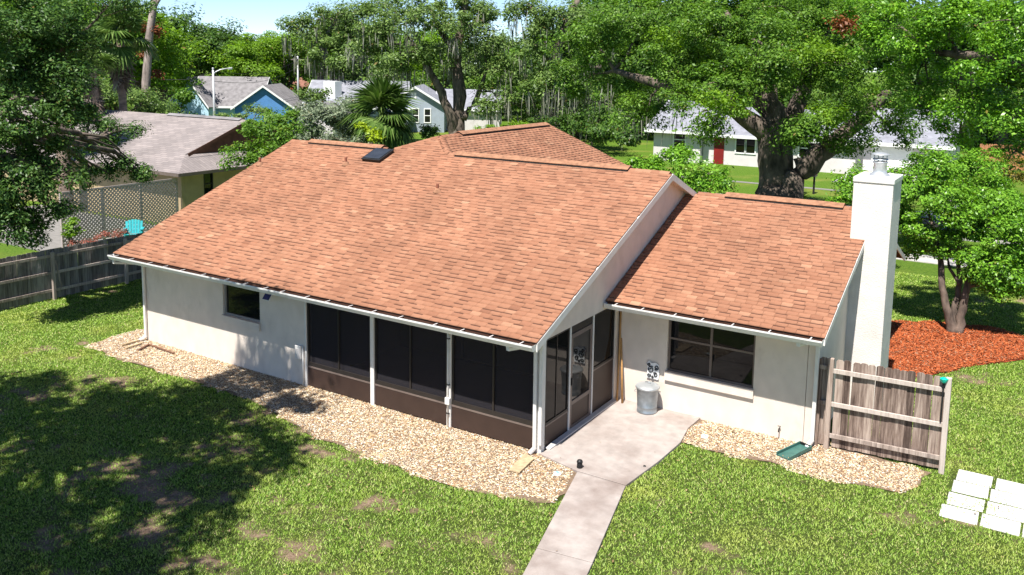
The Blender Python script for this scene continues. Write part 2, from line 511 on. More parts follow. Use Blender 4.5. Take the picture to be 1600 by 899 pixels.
class MB:
    """collects shapes; build() links them as one mesh object"""
    def __init__(s, xf=None):
        s.v, s.f, s.sm, s.xf = [], [], [], xf
    def add(s, vs_, fs, smooth=False):
        b0 = len(s.v)
        if s.xf is not None:
            vs_ = [s.xf @ Vector(p) for p in vs_]
        s.v += [tuple(p) for p in vs_]
        s.f += [tuple(b0+i for i in f) for f in fs]
        s.sm += [smooth]*len(fs)
        return s
    def box(s, x0, x1, y0, y1, z0, z1):
        return s.add([(x0, y0, z0), (x1, y0, z0), (x1, y1, z0), (x0, y1, z0), (x0, y0, z1), (x1, y0, z1), (x1, y1, z1), (x0, y1, z1)],
                     [(3, 2, 1, 0), (4, 5, 6, 7), (0, 1, 5, 4), (1, 2, 6, 5), (2, 3, 7, 6), (3, 0, 4, 7)])
    def bar(s, a, b, w, h, up=(0, 0, 1)):
        a, b = Vector(a), Vector(b)
        d = (b-a).normalized()
        upv = Vector(up)
        if abs(d.dot(upv)) > .98:
            upv = Vector((1, 0, 0))
        r = d.cross(upv).normalized()
        u = r.cross(d).normalized()
        vs_ = []
        for p in (a, b):
            for sx, sz in ((-1, -1), (1, -1), (1, 1), (-1, 1)):
                vs_.append(p + r*(sx*w/2) + u*(sz*h/2))
        return s.add(vs_, [(3, 2, 1, 0), (4, 5, 6, 7), (0, 1, 5, 4), (1, 2, 6, 5), (2, 3, 7, 6), (3, 0, 4, 7)])
    def prism(s, poly, ax, a, b):
        """poly in the two axes other than ax, extruded from a to b"""
        n = len(poly)
        vs_ = []
        for t in (a, b):
            for p in poly:
                q = list(p)
                q.insert(ax, t)
                vs_.append(q)
        fs = [tuple(range(n-1, -1, -1)), tuple(range(n, 2*n))]
        fs += [(i, (i+1) % n, n+(i+1) % n, n+i) for i in range(n)]
        return s.add(vs_, fs)
    def poly(s, pts):
        return s.add(pts, [tuple(range(len(pts)))])
    def tube(s, path, radii, sides=8, caps=True):
        path = [Vector(p) for p in path]
        if not isinstance(radii, (list, tuple)):
            radii = [radii]*len(path)
        vs_, fs = [], []
        ref = Vector((.31, .22, .93)).normalized()
        for i, p in enumerate(path):
            d = (path[min(i+1, len(path)-1)]-path[max(i-1, 0)]).normalized()
            if abs(d.dot(ref)) > .95:
                rr = d.cross(Vector((1, 0, 0))).normalized()
            else:
                rr = d.cross(ref).normalized()
            uu = rr.cross(d)
            for k in range(sides):
                a_ = 2*math.pi*k/sides
                vs_.append(p + (rr*math.cos(a_)+uu*math.sin(a_))*radii[i])
        for i in range(len(path)-1):
            for k in range(sides):
                k2 = (k+1) % sides
                fs.append((i*sides+k, i*sides+k2, (i+1)*sides+k2, (i+1)*sides+k))
        if caps:
            fs.append(tuple(range(sides-1, -1, -1)))
            fs.append(tuple((len(path)-1)*sides+k for k in range(sides)))
        return s.add(vs_, fs, True)
    def lathe(s, prof, c, sides=24, smooth=True):
        vs_, fs = [], []
        for r_, z_ in prof:
            for k in range(sides):
                a_ = 2*math.pi*k/sides
                vs_.append((c[0]+r_*math.cos(a_), c[1]+r_*math.sin(a_), c[2]+z_))
        n = len(prof)
        for i in range(n-1):
            for k in range(sides):
                k2 = (k+1) % sides
                fs.append((i*sides+k, i*sides+k2, (i+1)*sides+k2, (i+1)*sides+k))
        return s.add(vs_, fs, smooth)
    def mesh(s, name, mat, origin=(0, 0, 0)):
        me = bpy.data.meshes.new(name)
        o = Vector(origin)
        me.from_pydata([tuple(Vector(p)-o) for p in s.v], [], s.f)
        me.polygons.foreach_set('use_smooth', s.sm)
        me.materials.append(MATS[mat])
        me.update()
        return me
    def build(s, name, mat, parent=None, bevel=0):
        org = wloc(parent) if parent is not None else (0, 0, 0)
        o = bpy.data.objects.new(name, s.mesh(name, mat, org))
        link(o, parent)
        if bevel:
            bm_ = o.modifiers.new('bevel', 'BEVEL')
            bm_.width = bevel
            bm_.segments = 2
            bm_.limit_method = 'ANGLE'
        return o

def obj(name, me, parent=None, loc=(0, 0, 0)):
    o = bpy.data.objects.new(name, me)
    o.location = loc
    return link(o, parent)

def wall_holes(mb, u0, u1, z0, z1, holes, depth0, depth1, axis):
    """wall slab in the (u,z) plane with rectangular holes; axis = 0 (slab normal x) or 1 (normal y)"""
    cuts = sorted({u0, u1, *[h[0] for h in holes], *[h[1] for h in holes]})
    for a_, b_ in zip(cuts[:-1], cuts[1:]):
        mid = (a_+b_)/2
        zs = [(z0, z1)]
        for h in holes:
            if h[0] < mid < h[1]:
                nz = []
                for p, q in zs:
                    if h[2] > p: nz.append((p, min(q, h[2])))
                    if h[3] < q: nz.append((max(p, h[3]), q))
                zs = nz
        for p, q in zs:
            if axis == 1:
                mb.box(a_, b_, depth0, depth1, p, q)
            else:
                mb.box(depth0, depth1, a_, b_, p, q)

# ------------------------------------------------------------------ numbers of the house
L, D1, W2 = 11.875, 3.26, 4.19
EV, HE, PM, RY = .655, 2.403, .398, 5.42
ZR = HE+PM*(RY+EV)
GO = .23
WE, WHE, WR, PW = 2.577, 2.41, 7.02, .3947
WZR = WHE+PW*(WR-WE)
XR = W2+.23
def zmain(y): return HE+PM*(y+EV)
def zback(y): return ZR-PM*(y-RY)
def zwing(y): return WHE+PW*(y-WE)

# ------------------------------------------------------------------ ground
def vnoise(x, y, s, seed):
    g = np.random.default_rng(seed).random((64, 64))
    X, Y = x/s, y/s
    i, j = np.floor(X).astype(int), np.floor(Y).astype(int)
    fx, fy = X-i, Y-j
    fx, fy = fx*fx*(3-2*fx), fy*fy*(3-2*fy)
    a = g[i % 64, j % 64]; b_ = g[(i+1) % 64, j % 64]; c = g[i % 64, (j+1) % 64]; d = g[(i+1) % 64, (j+1) % 64]
    return (a*(1-fx)+b_*fx)*(1-fy)+(c*(1-fx)+d*fx)*fy
def fbm(x, y, s, seed):
    return .5*vnoise(x, y, s, seed)+.3*vnoise(x, y, s/2.1, seed+1)+.2*vnoise(x, y, s/4.3, seed+2)

PATCH = [(a_, b_, c_*.7) for a_, b_, c_ in [(430, 640, .55), (368, 648, .6), (225, 830, .55), (205, 588, .7), (120, 560, .5), (300, 775, .7), (230, 765, .5), (100, 875, .9), (40, 890, .8), (245, 735, .5),
         (470, 672, .5), (545, 712, .35), (480, 700, .6), (400, 720, .8), (300, 690, .7), (215, 860, .5), (880, 690, .01), (1500, 640, .5), (1560, 600, .6), (1590, 640, .5),
         (60, 545, .6), (390, 600, .5), (250, 570, .35), (760, 840, .3), (650, 800, .3), (1000, 745, .25), (1440, 770, .4), (1540, 470, 1.6), (1590, 455, 1.8), (20, 480, .6), (180, 455, .6)]]
def bare_mask(x, y):
    n = fbm(x, y, 1.3, 5)
    n2 = fbm(x, y, .45, 21)
    m_ = np.zeros_like(x)
    for px, py, rad in PATCH:
        c = G(px, py)
        d = np.hypot((x-c[0])/1.4, y-c[1])/rad
        m_ = np.maximum(m_, np.clip(1.35-d, 0, 1))
    worn = np.clip((np.hypot((x+5.5)/6.5, (y+4.2)/3.2) < 1)*1.0, 0, 1)*.22
    n3 = fbm(x, y, .22, 61)
    v = m_*.34 + worn + (n-.5)*1.2 + (n2-.5)*1.3 + (n3-.5)*.9
    return np.clip((v-.36)/.42, 0, 1)

def build_ground():
    xs = np.concatenate([[-900, -500, -260, -140, -80, -50, -34], np.arange(-24, 15.01, .10), [18, 22, 34, 60, 120, 260, 600]])
    ys = np.concatenate([[-300, -120, -60, -30, -18], np.arange(-10, 18.01, .10), [20, 24, 30, 40, 60, 90, 140, 260, 500, 1000]])
    X, Y = np.meshgrid(xs, ys, indexing='ij')
    Z = (fbm(X, Y, 2.2, 3)-.5)*.02-.010
    inside = (X > -24) & (X < 15.01) & (Y > -10.01) & (Y < 18.01)
    Z = np.where(inside, Z, -.02)
    V = np.stack([X, Y, Z], -1).reshape(-1, 3)
    nx, ny = len(xs), len(ys)
    i, j = np.meshgrid(np.arange(nx-1), np.arange(ny-1), indexing='ij')
    a = (i*ny+j).ravel()
    Fc = np.stack([a, a+ny, a+ny+1, a+1], -1)
    bare = bare_mask(X, Y)*inside
    thatch_shade = np.clip(1.25-np.hypot(X-3, Y+6)/26, 0, 1)*np.clip((15.5-X)/5, 0, 1)
    me = np_mesh('ground', V, Fc, 'lawn', [('bare', 'POINT', bare.ravel()), ('thatch_shade', 'POINT', thatch_shade.ravel())], True)
    o = obj('ground', me)
    o['kind'] = 'structure'
build_ground()

def gz(x, y):
    return (fbm(np.asarray(x, float), np.asarray(y, float), 2.2, 3)-.5)*.02-.010

def in_poly(px, py, poly):
    r = np.zeros(px.shape, bool)
    n = len(poly)
    for i in range(n):
        x0, y0 = poly[i]; x1, y1 = poly[(i+1) % n]
        c = ((y0 > py) != (y1 > py)) & (px < (x1-x0)*(py-y0)/((y1-y0)+1e-12)+x0)
        r ^= c
    return r

def wobble(pts, amp=.07, step=.25, seed=1):
    rr = random.Random(seed)
    out = []
    for i in range(len(pts)):
        a, b_ = np.array(pts[i]), np.array(pts[(i+1) % len(pts)])
        n = max(1, int(np.linalg.norm(b_-a)/step))
        for k in range(n):
            p = a+(b_-a)*k/n
            out.append((p[0]+rr.uniform(-amp, amp), p[1]+rr.uniform(-amp, amp)))
    return out

GRAVEL = [(-12.75, .5), (-12.75, -1.1), (-11.1, -1.3), (-8.7, -1.22), (-6.3, -1.28), (-3.9, -1.85), (-2.2, -1.92), (-.73, -1.96), (.1, -1.83), (1.09, -1.5), (1.15, -.9), (.93, -.30), (-.02, -.03), (-.02, .12), (-11.8, .12), (-11.95, .5)]
WGRAVEL = [(1.87, 2.62), (1.96, 2.0), (2.48, 1.95), (3.67, 2.08), (4.61, 2.03), (5.88, 2.15), (6.1, 2.45), (6.25, 3.35), (4.6, 3.5), (4.2, 3.28), (4.18, 3.4), (1.9, 3.4)]
MULCH = [(3.6, 13.2), (4.3, 13.3), (5.4, 14.0), (6.7, 14.15), (7.6, 13.6), (8.1, 12.6), (7.4, 11.5), (6.5, 10.45), (5.85, 9.5), (5.5, 8.6), (4.96, 8.4), (4.96, 6.9), (4.3, 6.95), (4.3, 10.5)]
SLAB = [(0.03, 3.28), (1.92, 3.28), (1.9, 2.62), (2.02, 1.9), (1.99, .9), (1.88, -.29), (.93, -.29), (-.02, -.06), (.03, .02)]
PATH = [[(.93, -.31), (1.88, -.31), (2.54, -3.05), (1.72, -2.83)], ]

def bed(name, poly, mat, z, label, cat):
    w = wobble(poly, .05, .25, 3)
    mb = MB()
    pts = [(p[0], p[1], z) for p in w]
    mb.poly(pts)
    o = mb.build(name, mat)
    o['kind'] = 'structure'
    return o
bed('gravel_bed_ground', GRAVEL, 'gravel_base', .004, None, None)
bed('gravel_bed_ground', WGRAVEL, 'gravel_base', .005, None, None)
bed('mulch_bed_ground', MULCH, 'mulch_base', .006, None, None)

# paved slab by the porch and the path, each pour a slab of its own
patio = MB().prism(SLAB, 2, -.05, .045).build('patio', 'concrete', bevel=.008)
patio['kind'] = 'structure'
gp = bpy.data.objects.new('garden_path', None)
gp['kind'] = 'structure'
link(gp)
lv = np.array([1.79-.93, -3.23]) / 3.23
rv = np.array([2.58-1.88, -3.0]) / 3.0
ycut = [-.305, -2.86, -5.3, -7.9, -10.5]
for y0, y1 in zip(ycut[:-1], ycut[1:]):
    def lx(y): return .93+(-y-.3)*.262
    def rx(y): return 1.88+(-y-.3)*.236
    g_ = .008
    t0, t1 = y0-g_, y1+g_
    MB().prism([(lx(t0), t0), (lx(t1), t1+.0), (rx(t1), t1+.12), (rx(t0), t0+(.12 if y0 < -1 else 0))], 2, -.05, .042).build('slab', 'concrete', gp, bevel=.007)

# ------------------------------------------------------------------ the house
house = empty('house', (-4, 6, 0), 'single-storey cream stucco house with red-brown shingle roof and screened porch', 'house')

# walls
def wallobj(mb, label=None):
    return mb.build('wall', 'stucco', house)
WL = (-8.86, -7.59, 1.02, 2.08)
mb = MB(); wall_holes(mb, -L, -6.12, -.05, 2.62, [WL], 0, .18, 1); wallobj(mb)
WW = (1.13, 2.98, .70, 2.05)
mb = MB(); wall_holes(mb, .02, W2-.19, -.05, 2.62, [WW], D1, D1+.18, 1); wallobj(mb)
# main gable wall on the right, above the porch side and the wing
mb = MB().prism([(.0, 2.2), (D1+.19, 2.2), (D1+.19, -.05), (11.2, -.05), (11.2, zback(11.2)-.09), (RY, ZR-.09), (0, zmain(0)-.09)], 0, -.16, -.002); wallobj(mb)
# left gable wall and far walls
mb = MB().prism([(.19, -.05), (11.2, -.05), (11.2, zback(11.2)-.09), (RY, ZR-.09), (.19, zmain(.19)-.09)], 0, -L, -L+.16); wallobj(mb)
mb = MB().box(-L, 4.0, 11.21, 11.39, -.05, 2.35); wallobj(mb)
# wing gable wall with its chimney
mb = MB().prism([(D1, -.05), (11.2, -.05), (11.2, WZR-PW*(11.2-WR)-.09), (WR, WZR-.09), (D1, zwing(D1)-.09)], 0, W2-.18, W2); wallobj(mb)
# porch interior
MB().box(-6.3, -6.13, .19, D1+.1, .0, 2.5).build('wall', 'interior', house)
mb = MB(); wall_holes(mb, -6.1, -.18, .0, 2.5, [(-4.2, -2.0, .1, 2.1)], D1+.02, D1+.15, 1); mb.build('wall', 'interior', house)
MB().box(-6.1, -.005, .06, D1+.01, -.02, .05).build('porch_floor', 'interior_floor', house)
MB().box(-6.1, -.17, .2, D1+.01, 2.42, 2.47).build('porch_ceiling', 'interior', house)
MB().box(-4.2, -2.0, D1+.08, D1+.1, .1, 2.1).build('sliding_door', 'dark_glass', house)

def window(x0, x1, z0, z1, y, mull_h=None, mull_v=None, sill=None, fmat='bronze', reveal='stucco'):
    w = bpy.data.objects.new('window', None)
    w.location = (-4 - -4, 0, 0)
    link(w, house)
    t = .045
    yf = y+.055
    mb = MB()
    mb.box(x0, x1, yf, yf+.06, z0, z0+t); mb.box(x0, x1, yf, yf+.06, z1-t, z1)
    mb.box(x0, x0+t, yf, yf+.06, z0+t, z1-t); mb.box(x1-t, x1, yf, yf+.06, z0+t, z1-t)
    if mull_v is not None:
        mb.box(mull_v-.025, mull_v+.025, yf+.004, yf+.055, z0+t, z1-t)
    if mull_h is not None:
        mb.box(x0+t, x1-t, yf+.002, yf+.05, mull_h-.02, mull_h+.02)
    mb.build('frame', fmat, w)
    xs_ = [x0+t] + ([mull_v] if mull_v is not None else []) + [x1-t]
    zs_ = [z0+t] + ([mull_h] if mull_h is not None else []) + [z1-t]
    k = 0
    for a_, b_ in zip(xs_[:-1], xs_[1:]):
        for p, q in zip(zs_[:-1], zs_[1:]):
            k += 1
            yy = yf+.025+.004*(k % 2)
            MB().box(a_, b_, yy, yy+.006, p, q).build('pane', 'window_glass', w)
    if sill:
        MB().box(x0-.02, x1+.02, y-.055, y+.05, sill, z0-.002).build('sill', 'stucco', w)
    return w
window(-8.86, -7.59, 1.20, 2.08, 0, sill=1.022, fmat='frame_pale')
window(1.13, 2.98, .89, 2.05, D1, mull_h=1.60, mull_v=2.06, sill=.702, fmat='bronze_light')

# dark blank behind the window openings so no light leaks through the wall
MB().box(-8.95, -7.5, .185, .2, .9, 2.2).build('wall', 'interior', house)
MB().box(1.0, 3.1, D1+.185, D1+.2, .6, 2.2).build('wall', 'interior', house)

# ---- porch front: three screened bays
posts = [-6.12, -4.17, -2.155, -.06]
for i, x in enumerate(posts):
    w = .05 if i == 0 else (.10 if i < 3 else .12)
    MB().box(x-w/2, x+w/2, -.015, .10 if i < 3 else .115, .0, 2.4).build('post', 'white_paint', house, bevel=.006)
for a_, b_ in zip(posts[:-1], posts[1:]):
    x0, x1 = a_+(.026 if a_ == posts[0] else .051), b_-(.051 if b_ != posts[-1] else .061)
    bay = bpy.data.objects.new('screen_bay', None)
    link(bay, house)
    MB().box(x0, x1, .02, .06, .03, .455).build('kick_plate', 'kick_brown', bay)
    mb = MB()
    mb.box(x0, x1, .012, .065, .455, .492)
    mb.build('rail', 'bronze_light', bay)
    mid = (x0+x1)/2
    mb = MB()
    mb.box(x0, x0+.045, .018, .062, .492, 2.36); mb.box(x1-.045, x1, .018, .062, .492, 2.36)
    mb.box(x0+.045, x1-.045, .018, .062, 2.31, 2.36); mb.box(x0+.045, x1-.045, .018, .062, .492, .58)
    mb.box(mid-.02, mid+.02, .018, .062, .58, 2.31)
    mb.build('screen_frame', 'bronze', bay)
    MB().poly([(x0+.045, .05, .58), (mid-.02, .05, .58), (mid-.02, .05, 2.31), (x0+.045, .05, 2.31)]).build('screen', 'screen', bay)
    MB().poly([(mid+.02, .05, .58), (x1-.045, .05, .58), (x1-.045, .05, 2.31), (mid+.02, .05, 2.31)]).build('screen', 'screen', bay)
MB().box(-6.15, -.001, .01, .14, 2.402, 2.56).build('header', 'white_paint', house)

# ---- porch side wall: two panels and the glazed door
def side_panel(y0, y1, zk, glass='side_glass', mid=True):
    pn = bpy.data.objects.new('screen_bay', None)
    link(pn, house)
    MB().box(-.075, -.035, y0, y1, .03, zk-.03).build('kick_plate', 'kick_brown', pn)
    MB().box(-.08, -.025, y0, y1, zk-.03, zk).build('rail', 'bronze_light', pn)
    mb = MB()
    mb.box(-.075, -.03, y0, y0+.04, zk, 2.195); mb.box(-.075, -.03, y1-.04, y1, zk, 2.195)
    mb.box(-.075, -.03, y0+.04, y1-.04, 2.15, 2.195); mb.box(-.075, -.03, y0+.04, y1-.04, zk, zk+.04)
    if mid:
        mb.box(-.072, -.036, (y0+y1)/2-.012, (y0+y1)/2+.012, zk+.04, 2.15)
    mb.build('screen_frame', 'bronze', pn)
    MB().box(-.055, -.05, y0+.04, y1-.04, zk+.04, 2.15).build('pane', glass, pn)
side_panel(.13, 1.075, .49)
side_panel(2.115, 3.10, 1.0, mid=False)
MB().box(-.13, -.002, .13, .145, 0.0, 2.195).build('jamb', 'bronze', house)
for y in (1.08, 2.065):
    MB().box(-.10, -.012, y, y+.045, 0, 2.198).build('post', 'white_paint', house, bevel=.004)
MB().box(-.11, -.004, 3.105, D1-.004, 0, 2.198).build('post', 'stucco', house)
door = bpy.data.objects.new('screen_door', None)
link(door, house)
y0, y1 = 1.13, 2.06
mb = MB()
mb.box(-.07, -.025, y0, y0+.085, .03, 2.02); mb.box(-.07, -.025, y1-.085, y1, .03, 2.02)
mb.box(-.07, -.025, y0+.085, y1-.085, 1.93, 2.02); mb.box(-.07, -.025, y0+.085, y1-.085, .03, .12); mb.box(-.07, -.025, y0+.085, y1-.085, .55, .63)
mb.build('door_frame', 'bronze_light', door)
MB().box(-.05, -.044, y0+.085, y1-.085, .63, 1.93).build('door_glass', 'door_glass', door)
MB().box(-.055, -.04, y0+.085, y1-.085, .12, .55).build('kick_plate', 'kick_brown', door)
MB().box(-.025, .012, y0+.02, y0+.06, .98, 1.13).build('handle', 'black_plastic', door, bevel=.006)
MB().box(-.075, -.03, y0, y1, 2.035, 2.19).build('transom', 'bronze', house)
MB().box(-.02, .10, .16, 3.12, .046, .075).build('threshold', 'trim_grey', house, bevel=.005)

# ---- roof decks
roof = MB()
def slopebox(mb, x0, x1, ya, za, yb, zb, t=.07, drop=.022):
    mb.prism([(ya, za-drop), (yb, zb-drop), (yb, zb-drop-t), (ya, za-drop-t)], 0, x0, x1)
slopebox(roof, -L-GO, GO, -EV, HE, RY, ZR)
slopebox(roof, -L-GO, GO, RY+.001, ZR, 11.9, zback(11.9))
slopebox(roof, GO*.0+.001, XR, WE, WHE, WR, WZR)
slopebox(roof, GO*.0+.001, XR, WR+.001, WZR, 11.9, WZR-PW*(11.9-WR))
# taller cross roof at the far side, hipped on the near end
CX, CZ, CY0, CY1 = -7.15, 5.18, 6.32, 12.5
def zc(x): return CZ-.4*abs(x-CX)
roof.prism([(CX, CZ-.022), (-.75, zc(-.75)-.022), (-.75, zc(-.75)-.10), (CX, CZ-.10)], 1, CY0+.35, CY1)
roof.prism([(CX, CZ-.022), (-11.9, zc(-11.9)-.022), (-11.9, zc(-11.9)-.10), (CX, CZ-.10)], 1, CY0+.35, CY1)
zr_ = ZR-.03
hw = (CZ-ZR)/.4+.05
roof.add([(CX, CY0, CZ-.024), (CX-hw, RY, zr_), (CX+hw, RY, zr_), (CX+hw, CY0+.4, zr_), (CX, CY0+.4, CZ-.024), (CX-hw, CY0+.4, zr_)], [(0, 1, 2), (0, 2, 3, 4), (0, 4, 5, 1)])
roof = roof.build('roof', 'shingle', house)

# far gable end under the cross roof
MB().prism([(CX, CZ-.11), (-1.2, zc(-1.2)-.11), (-1.2, -.05), (-11.8, -.05), (-11.8, zc(-11.8)-.11)], 1, 12.0, 12.15).build('wall', 'stucco', house)

# ---- shingles
TW, EX = .225, .127
def tabgeo(w, th, u0=0., u1=None):
    u1 = w if u1 is None else u1
    g_ = .003
    a_, b_ = u0+g_, u1-g_
    v0, v1, v2 = 0., EX-.027, EX+.03
    h0, h1, h2 = th, th*.42, .001
    P = [(a_, v0, h0), (b_, v0, h0), (b_, v1, h1), (a_, v1, h1), (b_, v2, h2), (a_, v2, h2), (a_, v0, -.004), (b_, v0, -.004), (b_, v2, -.004), (a_, v2, -.004)]
    Fq = [(0, 1, 2, 3), (3, 2, 4, 5), (6, 7, 1, 0), (7, 8, 4, 1), (9, 6, 0, 5)]
    return P, Fq
cands = []
bulkV, bulkF, bulkT = [], [], []
def lay(O, u, v, length, courses, lim, seed, allow=True):
    rr = random.Random(seed)
    O, u, v = np.array(O), np.array(u), np.array(v)
    n = np.cross(u, v)
    for c in range(courses):
        lo, hi = lim(c*EX)
        off = rr.choice([0, .33, .5, .17, .66, .83])*TW + rr.uniform(-.02, .02)
        k0 = int(math.floor((lo-off)/TW))-1
        pos = off+k0*TW
        prev = False
        while pos < hi:
            s0, s1 = max(pos, lo), min(pos+TW, hi)
            if s1-s0 > .02:
                tone = min(1, max(.26, rr.gauss(.60, .115)))
                dash = rr.random() < (.30 if prev else .55)
                prev = dash
                th = rr.choice([.011, .012, .016])
                full = s1-s0 > TW-1e-6
                jit = rr.uniform(-.003, .003)
                org = O+u*pos+v*(c*EX+jit)
                if full and allow:
                    cands.append((float(np.linalg.norm(org-CAM)), org, u, v, n, th, tone, dash))
                else:
                    emit(org, u, v, n, th, tone, dash, s0-pos, s1-pos)
            pos += TW
def emit(org, u, v, n, th, tone, dash, u0=0., u1=TW):
    P, Fq = tabgeo(TW, th, u0, u1)
    b0 = len(bulkV)
    for p in P:
        bulkV.append(org+u*p[0]+v*p[1]+n*p[2])
    for i, f in enumerate(Fq):
        bulkF.append([b0+k for k in f])
        bulkT.append(0.03 if (i == 1 and dash) else tone)
sl_m = math.hypot(1, PM)
vm = np.array([0, 1/sl_m, PM/sl_m])
slen = (RY+EV)*sl_m
nc = int(slen/EX)
xL, xRr = -L-GO-.02, GO+.02
lay((xL, -EV-.02, HE-.02*PM), (1, 0, 0), vm, xRr-xL, nc, lambda v_: (0, xRr-xL), 1)
# the same slope runs on up the hip of the cross roof
hipl = (CY0-RY)*sl_m
def hiplim(v_):
    f = max(0, 1-v_/hipl)
    return (CX-hw*f-xL, CX+hw*f-xL)
o2 = np.array((xL, -EV-.02, HE-.02*PM))+vm*(nc*EX)
lay(o2, (1, 0, 0), vm, xRr-xL, int(hipl/EX)+1, hiplim, 2)
sl_w = math.hypot(1, PW)
vw = np.array([0, 1/sl_w, PW/sl_w])
wlen = (WR-WE)*sl_w
lay((.012, WE-.02, WHE-.02*PW), (1, 0, 0), vw, XR+.02-.012, int(wlen/EX), lambda v_: (0, XR+.02-.012), 3)
# cross roof, right-hand slope
sl_c = math.hypot(1, .4)
vc = np.array([-1/sl_c, 0, .4/sl_c])
clen = 6.4/1*sl_c
def crosslim(v_):
    x = CX+6.4-v_/sl_c
    z = zc(x)
    if z < ZR:      # valley line against the far slope of the main roof
        yv = RY+(ZR-z)/PM
    else:
        yv = RY+(z-ZR)/PM
    return (yv-RY, CY1-RY)
lay((CX+6.4, RY, zc(CX+6.4)), (0, 1, 0), vc, CY1-RY, int(clen/EX), crosslim, 4, allow=False)
cands.sort(key=lambda t: t[0])
TONES = [.15, .28, .38, .46, .54, .62, .72, .86]
shm = {}
def shmesh(tone, dash, th):
    ti = min(range(len(TONES)), key=lambda i: abs(TONES[i]-tone))
    key = (ti, dash, th)
    if key not in shm:
        P, Fq = tabgeo(TW, th)
        shm[key] = np_mesh('shingle', P, Fq, 'shingle', [('tone', 'FACE', [.03 if (i == 1 and dash) else TONES[ti] for i in range(len(Fq))])])
    return shm[key]
hl = wloc(house)
for c in cands[:300]:
    _, org, u, v, n, th, tone, dash = c
    o = bpy.data.objects.new('shingle', shmesh(tone, dash, th))
    link(o, roof)
    o.matrix_local = Matrix(((u[0], v[0], n[0], org[0]-hl.x), (u[1], v[1], n[1], org[1]-hl.y), (u[2], v[2], n[2], org[2]-hl.z), (0, 0, 0, 1)))
for c in cands[300:]:
    emit(*c[1:])
bv = np.array(bulkV)-np.array(hl)
me = np_mesh('shingle_field', bv, bulkF, 'shingle', [('tone', 'FACE', bulkT)])
o = obj('shingle_field', me, roof)
o['kind'] = 'stuff'

# ---- ridge caps
def ridge(p0, p1, w, pitch, piece=.21, name='ridge_cap', seed=5, lift=.008):
    rr = random.Random(seed)
    p0, p1 = Vector(p0), Vector(p1)
    d = (p1-p0).normalized()
    side = d.cross(Vector((0, 0, 1))).normalized()
    n = int((p1-p0).length/piece)
    meshes = []
    for t in TONES[2:8]:
        drop = w*pitch
        P, Fq = [], []
        for k, (s_, hh) in enumerate(((0, .014), (piece+.03, .004))):
            P += [(s_, -w, -drop+hh), (s_, 0, hh+.006), (s_, w, -drop+hh), (s_, -w, -drop-.01), (s_, w, -drop-.01)]
        Fq = [(0, 1, 6, 5), (1, 2, 7, 6), (3, 0, 5, 8), (2, 4, 9, 7)]
        Fq.append((3, 4, 2, 0)); 
        meshes.append(np_mesh('ridge_cap', P, Fq, 'shingle', [('tone', 'FACE', [t]*len(Fq))]))
    up = Vector((0, 0, 1))
    up = side.cross(d)
    for i in range(n):
        o = bpy.data.objects.new(name, rr.choice(meshes))
        link(o, roof)
        q = p0+d*(i*piece)-hl+up*lift
        o.matrix_local = Matrix(((d.x, side.x, up.x, q.x), (d.y, side.y, up.y, q.y), (d.z, side.z, up.z, q.z), (0, 0, 0, 1)))
ridge((-L-GO, RY, ZR), (CX-hw-.05, RY, ZR), .13, PM)
ridge((CX+hw+.05, RY, ZR), (GO+.02, RY, ZR), .13, PM, seed=6)
ridge((.3, WR, WZR), (XR+.02, WR, WZR), .13, PW, seed=7)
ridge((CX, CY0, CZ), (CX, CY1, CZ), .13, .4, seed=8)
ridge((CX+hw, RY+.03, ZR), (CX, CY0, CZ), .12, .25, seed=9)
ridge((CX-hw, RY+.03, ZR), (CX, CY0, CZ), .12, .25, seed=10)
# ridge vents: raised cap on a dark louvre
def ridge_vent(p0, p1, pitch, ax):
    p0, p1 = Vector(p0), Vector(p1)
    w = .17
    h = .062
    prof_cap = [(-w, -w*pitch+h+.012), (0, h+.024), (w, -w*pitch+h+.012), (w, -w*pitch+h), (0, h+.01), (-w, -w*pitch+h)]
    prof_in = [(-w+.012, -w*pitch-.01), (-w+.012, -w*pitch+h-.001), (0, h+.008), (w-.012, -w*pitch+h-.001), (w-.012, -w*pitch-.01)]
    v = bpy.data.objects.new('ridge_vent', None)
    for nm, pr, mt, ins in (('ridge_vent', prof_cap, 'shingle_flat', 0), ('ridge_vent_louvre', prof_in, 'gutter_dark', .02)):
        mb = MB()
        if ax == 0:
            mb.prism([(p0.y+a_, p0.z+b_) for a_, b_ in pr], 0, p0.x+ins, p1.x-ins)
        else:
            mb.prism([(p0.x+a_, p0.z+b_) for a_, b_ in pr], 1, p0.y+ins, p1.y-ins)
        mb.build(nm, mt, roof)
plain('shingle_flat', (.30, .15, .086), .92, .22, 9, .3, 120)
ridge_vent((-11.3, RY, ZR), (-8.45, RY, ZR), PM, 0)
ridge_vent((-5.9, RY, ZR), (-.83, RY, ZR), PM, 0)
ridge_vent((1.0, WR, WZR), (3.75, WR, WZR), PW, 0)
ridge_vent((CX, 7.2, CZ), (CX, 12.3, CZ), .4, 1)

